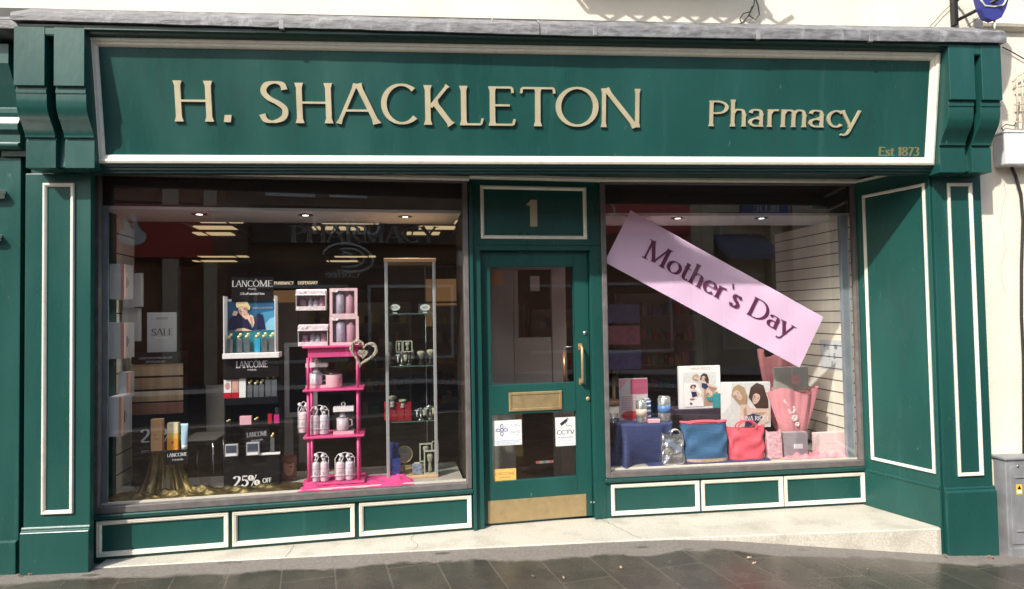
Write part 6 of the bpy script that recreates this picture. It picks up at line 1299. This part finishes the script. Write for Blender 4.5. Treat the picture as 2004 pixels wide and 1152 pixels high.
b = MB(); b.box(-.03, .03, .0, .06, 0, b_.location.z-ZR-.001); tag(b.build('poster_support', BLACK, loc=FR.w(FR.at(1495, 800, .35)[0], .335, ZR), rot=(0, 0, FR.a)), 'black support block under the right end of the pale poster', 'support block')
# pink tissue bouquets
TIS = mat('pink_tissue', (.66, .27, .30), .7, var=.12, vscale=6)
def wrapbq(u, vtop, vbot, d, hw_, label, seed, lean=0, zb=None):
    s_, z1 = FR.at(u, vtop, d); z0 = zb if zb is not None else FR.at(u, vbot, d)[1]; h = z1-z0; b = MB(); N = 80; R = 18; vs = []
    for k in range(R+1):
        f = k/R
        for i in range(N):
            a_ = 2*math.pi*i/N; rr = (.16+.84*(abs(f-.18)/.82)**.5)*hw_ if f > .18 else (.16+.5*(.18-f)/.18)*hw_
            rr *= 1+.13*math.sin(a_*7+seed+f*1.5)*f+.06*math.sin(a_*17+seed)*f
            vs.append((rr*math.cos(a_)+lean*f*h, rr*math.sin(a_)*.42, h*f+(.05*math.sin(a_*3+seed)*h if k == R else 0)))
    b.add(vs, [(k*N+i, k*N+(i+1) % N, (k+1)*N+(i+1) % N, (k+1)*N+i) for k in range(R) for i in range(N)], True)
    t = thing('tissue_bouquet', label, 'bouquet', FR.w(s_, d, z0), FR.a); b.build('tissue_wrap', TIS, t); return t, h
t, h = wrapbq(1550, 762, 848, .27, .20, 'large pink tissue wrapped gift bouquet with white ribbon flowers by the slatted wall', 2, zb=ZR)
RF = mat('pale_ribbon_flower', (.78, .62, .60), .5)
for u, v, r_ in ((1540, 783, .030), (1551, 802, .036), (1556, 818, .028), (1561, 830, .02), (1545, 790, .024)):
    s_, z_ = FR.at(u, v, .20); b = MB(); q = t.matrix_basis.inverted() @ FR.w(s_, .21, z_)
    for k in range(6):
        a_ = k*1.047; b.grid(lambda m, n_: (q.x+r_*m*math.cos(a_+(n_-.5)*.9), q.y-.012*math.sin(m*2.5), q.z+r_*m*math.sin(a_+(n_-.5)*.9)), 4, 3)
    b.build('ribbon_flower', RF, t)
wrapbq(1524, 690, 770, .48, .17, 'tall pink tissue wrapped bouquet standing behind the grey gift card box', 5, zb=ZR)
def d_gc(b, w_, h):
    b.m = 1; b.tube([(0, -.002, h*.02), (.003, -.003, h*.98)], .003, 5)
    for k in range(5): a_ = k*1.257; b.disc(w_*.12+w_*.09*math.cos(a_), h*.45+h*.13*math.sin(a_), w_*.07, h*.10, -.0008-.0015*k, 10)
pbox(FR, 1517, 718, 1582, 765, .26, .03, 'grey_gift_box', 'grey green gift box with pink rosette resting on the front of the pink bouquet', 'gift box', [mat('grey_green_card', (.30, .31, .27), .6), mat('dusty_pink', (.52, .28, .28), .6)], d_gc)
FLO = mat('pink_floral_print', (.66, .38, .42), .5, var=.35, vscale=45)
bag(FR, 1504, 852, 1533, 904, .10, ZR, 'floral_gift_bag', 'pink floral gift bag at the right of the coral tote bag', 'gift bag', FLO, .07, 0, None, None, None, None, e=.3, crumple=.001)
def d_gb(b, w_, h): b.m = 1; b.box(-w_*.1, w_*.28, -.001, 0, h*.32, h*.52)
pbox(FR, 1535, 846, 1581, 893, .14, .06, 'grey_perfume_box', 'grey perfume box with a small white label among pink tissue', 'perfume box', [mat('lilac_grey_card', (.33, .30, .32), .4), WCARD], d_gb)
b = MB(); b.box(-.08, .08, 0, .07, 0, max(.01, FR.rect(1535, 846, 1581, 893, .14)[1]-ZR-.001)); tag(b.build('pink_plinth', LPINK, loc=FR.w(FR.at(1558, 893, .14)[0], .135, ZR), rot=(0, 0, FR.a)), 'low pink block under the grey perfume box', 'display block')
def d_pw(b, w_, h): b.m = 1; btext(b, 'for mum', -w_*.15, w_*.25, h*.5, .02, 0); b.box(-w_*.1, w_*.2, -.001, 0, h*.3, h*.31)
pbox(FR, 1598, 853, 1654, 897, .14, .06, 'pale_pink_box', 'very pale pink boxed gift at the right end of the right window', 'gift box', [mat('very_pale_pink', (.76, .60, .58), .4), LPINK], d_pw, zb=ZR)
b = MB(); b.grid(lambda u, v: (-.27+.60*u, -.03+.16*v, .002+(.018+.014*math.sin(u*21+v*5)+.010*math.sin(u*47-v*9))*math.sin(u*3.14)**.4*math.sin(v*3.14)**.5), 70, 14); tag(b.build('tissue_paper', TIS, loc=FR.w(1.73, .09, ZR), rot=(0, 0, FR.a)), 'crumpled pink tissue paper along the window floor beside the pale pink box', 'tissue paper')
b = MB(); b.grid(lambda u, v: (-.02+.20*u+.02*v, -.0, .06+.16*v-.05*u+.02*math.sin(u*14)), 12, 6); b.grid(lambda u, v: (-.10+.24*u, -.02+.01*math.sin(u*20), .002+.10*v*(1-.5*u)), 16, 6); tag(b.build('clear_wrap', CELLO, loc=FR.w(1.60, .11, ZR), rot=(0, 0, FR.a)), 'clear cellophane round the grey perfume box', 'wrapping')
# card on the slatted wall
def wallp(u, v):                                         # a point on the slatted side wall
    n = FR.w(2.125, .05)-FR.w(2.10, 1.25); nn = Vector((n.y, -n.x, 0)).normalized(); return hit(u, v, FR.w(2.12, .05)+nn*-.004, nn)
pa, pb_, pc, pd = wallp(1604, 664), wallp(1647, 666), wallp(1645, 724), wallp(1602, 720)
ax = (pb_-pa); WW = math.hypot(ax.x, ax.y); az = math.atan2(-ax.y*-1, ax.x) if False else math.atan2(ax.y, ax.x); HHt = pa.z-pd.z
b = MB(); b.box(0, WW, 0, .003, 0, HHt); b.m = 1
for ch, x, z, k in (('N', .18, .74, .12), ('E', .36, .68, .16), ('W', .66, .70, .16), ('I', .40, .38, .16), ('S', .62, .38, .18), ('E', .52, .12, .18), ('-', .42, .28, .16)):
    stroke_glyph(b, ch, WW*x, HHt*z, HHt*k, HHt*k, 0, .0008, .14, .09, .66, 0)
tag(b.build('wall_card', [mat('pale_blue_card', (.56, .60, .62), .5), DTEXT], loc=(pa.x, pa.y, pd.z), rot=(0, 0, az)), 'pale blue grey card with scattered letters on the slatted wall', 'sign')

# ================================================================ stickers on the lower door glass
def sticker(u0, v0, u1, v1, name, label, mats, deco):
    s0, z0, s1, z1 = FD.rect(u0, v0, u1, v1, .0655); w_, h = s1-s0, z1-z0; b = MB(); b.box(-w_/2, w_/2, -.0012, 0, 0, h); deco(b, w_, h)
    return tag(b.build(name, mats, loc=FD.w((s0+s1)/2, .0652, z0), rot=(0, 0, FD.a)), label, 'sticker')
def d_nhs(b, w_, h):
    y = -.0012; b.m = 1
    for k in range(4):
        a_ = k*math.pi/2; cx, cz_ = -w_*.20+w_*.13*math.cos(a_), h*.62+w_*.13*math.sin(a_)
        rx, rz = (w_*.075, w_*.045) if k % 2 == 0 else (w_*.045, w_*.075)
        b.tube([(cx+rx*math.cos(i*.5236), y-.001, cz_+rz*math.sin(i*.5236)) for i in range(12)], .0022, 5, closed=True)
    b.tube([(-w_*.20+w_*.055*math.cos(i*.5236), y-.001, h*.62+w_*.055*math.sin(i*.5236)) for i in range(12)], .0024, 5, closed=True)
    b.m = 2; text(b, 'GIG', w_*.12, w_*.44, h*.74, h*.11, y, .0006, .12, .09, .66, 0); text(b, 'NHS', w_*.12, w_*.44, h*.46, h*.12, y, .0006, .12, .09, .66, 0)
    btext(b, 'CYMRU', w_*.12, w_*.40, h*.66, .008, y); btext(b, 'WALES', w_*.12, w_*.40, h*.39, .008, y)
    b.m = 3; b.box(-w_*.44, w_*.46, y-.0006, y, h*.18, h*.20); btext(b, 'Darperir gwasanaethau gan y fferyllfa', -w_*.42, w_*.40, h*.11, .012, y); btext(b, 'NHS services provided here', -w_*.40, w_*.30, h*.04, .012, y)
sticker(965, 822, 1021, 871, 'health_service_sticker', 'white sticker with blue looped emblem, top left of the lower door glass', [WCARD, mat('sticker_blue', (.05, .12, .36), .5), mat('sticker_grey_blue', (.30, .36, .48), .5), mat('sticker_light_blue', (.25, .42, .62), .5)], d_nhs)
def d_cctv(b, w_, h):
    y = -.0012; b.m = 1
    b.poly([(-w_*.28, h*.78), (w_*.05, h*.95), (w_*.13, h*.87), (-w_*.20, h*.70)], y); b.poly([(w_*.06, h*.97), (w_*.14, h*.90), (w_*.18, h*.92), (w_*.10, h*.985)], y-.0001, .0008)
    b.tube([(w_*.0, y-.001, h*.80), (w_*.08, y-.001, h*.69), (w_*.28, y-.001, h*.70), (w_*.34, y-.001, h*.64)], .0018, 5)
    text(b, 'CCTV', -w_*.44, w_*.45, h*.40, h*.155, y, .0006, .14, .11, .66, 0); btext(b, 'in operation', -w_*.38, w_*.40, h*.28, .014, y); b.m = 2; btext(b, 'on these premises', -w_*.38, w_*.40, h*.17, .01, y); btext(b, 'for your security', -w_*.42, w_*.42, h*.06, .01, y)
sticker(1087, 816, 1126, 872, 'camera_notice_sticker', 'white CCTV in operation sticker, top right of the lower door glass', [WCARD, DTEXT, mat('sticker_grey', (.3, .38, .46), .5)], d_cctv)
def d_loc(b, w_, h): b.m = 1; y = -.0012; text(b, "L'OCCITANE", -w_*.42, w_*.43, h*.55, h*.20, y, .0005, .12, .07, .66, 0); btext(b, 'EN PROVENCE', -w_*.22, w_*.24, h*.36, .01, y); btext(b, 'Stockist', -w_*.12, w_*.20, h*.12, .01, y)
sticker(966, 917, 1010, 944, 'yellow_stockist_sticker', 'small yellow stockist sticker at the bottom left of the lower door glass', [mat('sticker_yellow', (.72, .46, .13), .5), mat('sticker_brown', (.28, .14, .02), .5)], d_loc)

# ================================================================ deeper inside the shop
SHW = mat('shop_shelf_white', (.42, .39, .35), .6)
PRODM = [mat('stock_%d' % i, c, .5) for i, c in enumerate([(.5, .45, .4), (.12, .2, .4), (.5, .12, .14), (.55, .5, .2), (.15, .32, .25), (.6, .35, .4), (.08, .08, .1)])]
def shelving(x, y, rz, wdt, n, label, hgt=1.6, z=.016):
    t = thing('shelf_unit', label, 'shelf unit', (x, y, z), rz, 'shelf units inside the shop'); rnd = random.Random(int(x*10+y*7))
    b = MB(); b.box(-wdt/2, wdt/2, .28, .31, 0, hgt); b.box(-wdt/2, -wdt/2+.02, 0, .28, 0, hgt); b.box(wdt/2-.02, wdt/2, 0, .28, 0, hgt); b.build('carcass', SHW, t)
    for k in range(n):
        zz = .12+k*(hgt-.2)/(n-.3); b = MB(); b.box(-wdt/2+.021, wdt/2-.021, .0, .279, zz-.02, zz); b.build('shelf', SHW, t)
        b = MB(); xx = -wdt/2+.04
        while xx < wdt/2-.12:
            ww = rnd.uniform(.04, .10); hh = rnd.uniform(.08, .19); b.m = rnd.randrange(7); b.box(xx, xx+ww, .03, .15, zz+.001, zz+hh); xx += ww+.012
        o = b.build('stock_row', PRODM, t); o['kind'] = 'stuff'
shelving(-1.9, 5.2, 0, 1.5, 5, 'stocked shelf unit deep in the shop behind the sale card', 1.75)
shelving(-.1, 6.2, 0, 1.5, 5, 'stocked shelf unit deep in the shop behind the pink shelves', 1.7)
shelving(2.3, 4.4, -.5, 1.2, 5, 'stocked shelf unit seen through the left part of the right window', 1.8)
shelving(1.35, 5.6, 0, 1.3, 5, 'stocked shelf unit deep in the shop seen below the banner', 1.6)
shelving(-2.55, 3.2, -1.2, 1.2, 5, 'stocked shelf unit along the left wall of the shop', 1.7)
t = thing('dispensary_counter', 'pharmacy dispensary counter with lit warm sign board at the back of the shop', 'counter', (-1.2, 8.2, .016))
b = MB(); b.box(-1.6, 2.6, 0, .6, 0, 1.05); b.build('counter', mat('warm_counter', (.30, .18, .10), .5), t, bevel=.01)
pa, pb_ = P(536, 556, 8.9), P(622, 550, 8.9); ox_ = -1.2; z0 = pa.z-.016
b = MB(); b.box(pa.x-ox_-.5, pb_.x-ox_+3.2, .71, .8, z0-.12, z0+.30); sb = b.build('sign_board', DARKB, t)
b = MB(); L1 = pb_.x-pa.x; text(b, 'PHARMACY', pa.x-ox_, pa.x-ox_+L1*.45, z0-.01, .065, .709, .004, .18, .12, .66, 0); text(b, 'DISPENSARY', pa.x-ox_+L1*.54, pb_.x-ox_, z0-.01, .065, .709, .004, .18, .12, .66, 0); b.build('sign_lettering', mat('lit_lettering', (.85, .7, .5), .5, emit=.7), sb)
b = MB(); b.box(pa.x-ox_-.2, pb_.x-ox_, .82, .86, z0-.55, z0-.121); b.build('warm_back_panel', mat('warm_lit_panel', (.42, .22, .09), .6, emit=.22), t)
# warm lit stock bay at the right of the glass cabinet
pa, pb_ = P(858, 640, 8.0), P(902, 545, 8.0); t = thing('warm_lit_stock_bay', 'warm lit wooden stock bay deep in the shop, right of the glass cabinet', 'shelf unit', ((pa.x+pb_.x)/2, 8.0, .016))
w_ = (pb_.x-pa.x)/2+.25; b = MB(); b.box(-w_, w_, 0, .4, 0, pa.z); b.build('base_unit', mat('warm_counter', (.30, .18, .10), .5), t, bevel=.01)
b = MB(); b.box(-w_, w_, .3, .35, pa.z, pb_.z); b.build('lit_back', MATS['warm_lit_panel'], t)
b = MB(); b.box(-w_, w_, 0, .3, (pa.z+pb_.z)/2-.015, (pa.z+pb_.z)/2+.015); b.build('shelf', MATS['warm_counter'], t)
# pale inner doorway a step inside the entrance
t = thing('inner_doorway', 'pale grey inner door frame and door seen through the upper door glass', 'door', FD.w(0, 1.1, .016), FD.a)
def iw(u, v): s_, z_ = FD.at(u, v, 1.1); return s_, z_-.016
a0, a1, a2, a3, a4 = iw(945, 525)[0], iw(1003, 525)[0], iw(1078, 525)[0], iw(1106, 525)[0], iw(1136, 525)[0]; zt4 = iw(1040, 527)[1]; zm = iw(1040, 660)[1]
IDF = mat('inner_door_paint', (.30, .27, .25), .5, var=.1, vscale=2)
b = MB(); b.box(a0, a1, 0, .05, 0, zt4); b.build('side_panel', IDF, t, bevel=.005)
b = MB(); b.box(a2, a3, 0, .05, 0, zt4); b.build('door_post', IDF, t, bevel=.005)
b = MB(); b.box(a0, a3, -.005, .055, zt4+.001, zt4+.07); b.build('lintel', IDF, t, bevel=.005)
b = MB(); b.box(a1+.004, a2-.004, .01, .04, .86, zm); b.build('lower_panel', IDF, t, bevel=.004); b = MB(); b.box(a1+.004, a1+.05, .01, .04, zm+.001, zt4-.002); b.build('stile', IDF, t, bevel=.004)
b = MB(); x, z = iw(1050, 552); b.box(x-.05, x+.04, .045, .048, z-.08, z+.06); b.build('notice', SHW, t)
b = MB(); x, z = iw(974, 545); b.box(x-.05, x+.05, -.004, -.0005, z-.06, z+.06); b.build('orange_notice', mat('orange_notice', (.5, .25, .10), .5), t)
# yellow wooden unit and mat just behind the door
p = H(985, 895, .016); t = thing('yellow_display_unit', 'dull yellow box unit with a dark opening behind the lower door glass', 'display unit', (p.x, p.y, .016), FD.a)
b = MB(); b.box(-.16, .22, 0, .3, 0, .52); b.build('unit_body', mat('mustard_board', (.38, .30, .10), .6, var=.1), t, bevel=.004); b = MB(); b.box(-.08, .06, -.004, -.0005, .03, .2); b.build('opening', BLACK, t)
b = MB(); q = H(1050, 925, .016); b.box(-.45, .45, -.25, .3, 0, .010); tag(b.build('door_mat', mat('brown_mat', (.16, .085, .05), .95, var=.3, vscale=30, bump=.6, bscale=90), loc=(q.x, q.y, .0165), rot=(0, 0, FD.a)), 'brown door mat on the wooden floor inside the door', 'door mat')
t = thing('white_display_stand', 'pale floor unit leaning away just inside the right side of the door', 'display unit', (.80, 1.35, .016), .5)
b = MB(); b.box(-.15, .3, 0, .5, 0, .70); b.build('unit_body', SHW, t, bevel=.01); b = MB(); b.box(-.16, .31, -.01, .51, .701, .73); b.build('unit_top', BROWN, t, bevel=.004)
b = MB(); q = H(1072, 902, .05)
for i in range(7): b.m = i % 4; b.box(-.12+i*.035, -.087+i*.035, 0, .03, 0, .02)  # small glowing blocks standing in for a rope of coloured lights
tag(b.build('coloured_bulbs', [mat('bulbs_%d' % i, c, .3, emit=.3) for i, c in enumerate([(.8, .25, .2), (.8, .6, .4), (.25, .5, .35), (.7, .5, .7)])], loc=(q.x, q.y, .03), rot=(0, 0, .1)), 'short strip of coloured trim glowing on the floor behind the door glass', 'bulbs')
# dark stand near the left end of the right window
t = thing('gift_carousel', 'dark floor carousel with navy panels inside, left of the banner', 'display stand', (1.15, 2.3, .016))
b = MB(); b.lathe([(.2, 0), (.2, .03), (.02, .04), (.02, 1.0)], n=16); b.build('pole', BRASS, t)
for i, (z0, c) in enumerate(((.95, (.03, .04, .12)), (1.2, (.16, .05, .08)), (1.42, (.03, .04, .12)))):
    b = MB(); b.box(-.24, .24, -.2, .2, z0, z0+.2); b.build('stock_panel', mat('carousel_%d' % i, c, .5, var=.4, vscale=20), t, bevel=.01)

for o in sc.objects:
    if o.get('label') and len(o['label'].split()) > 16: print('LONGLABEL', o.name, '|', o['label'])
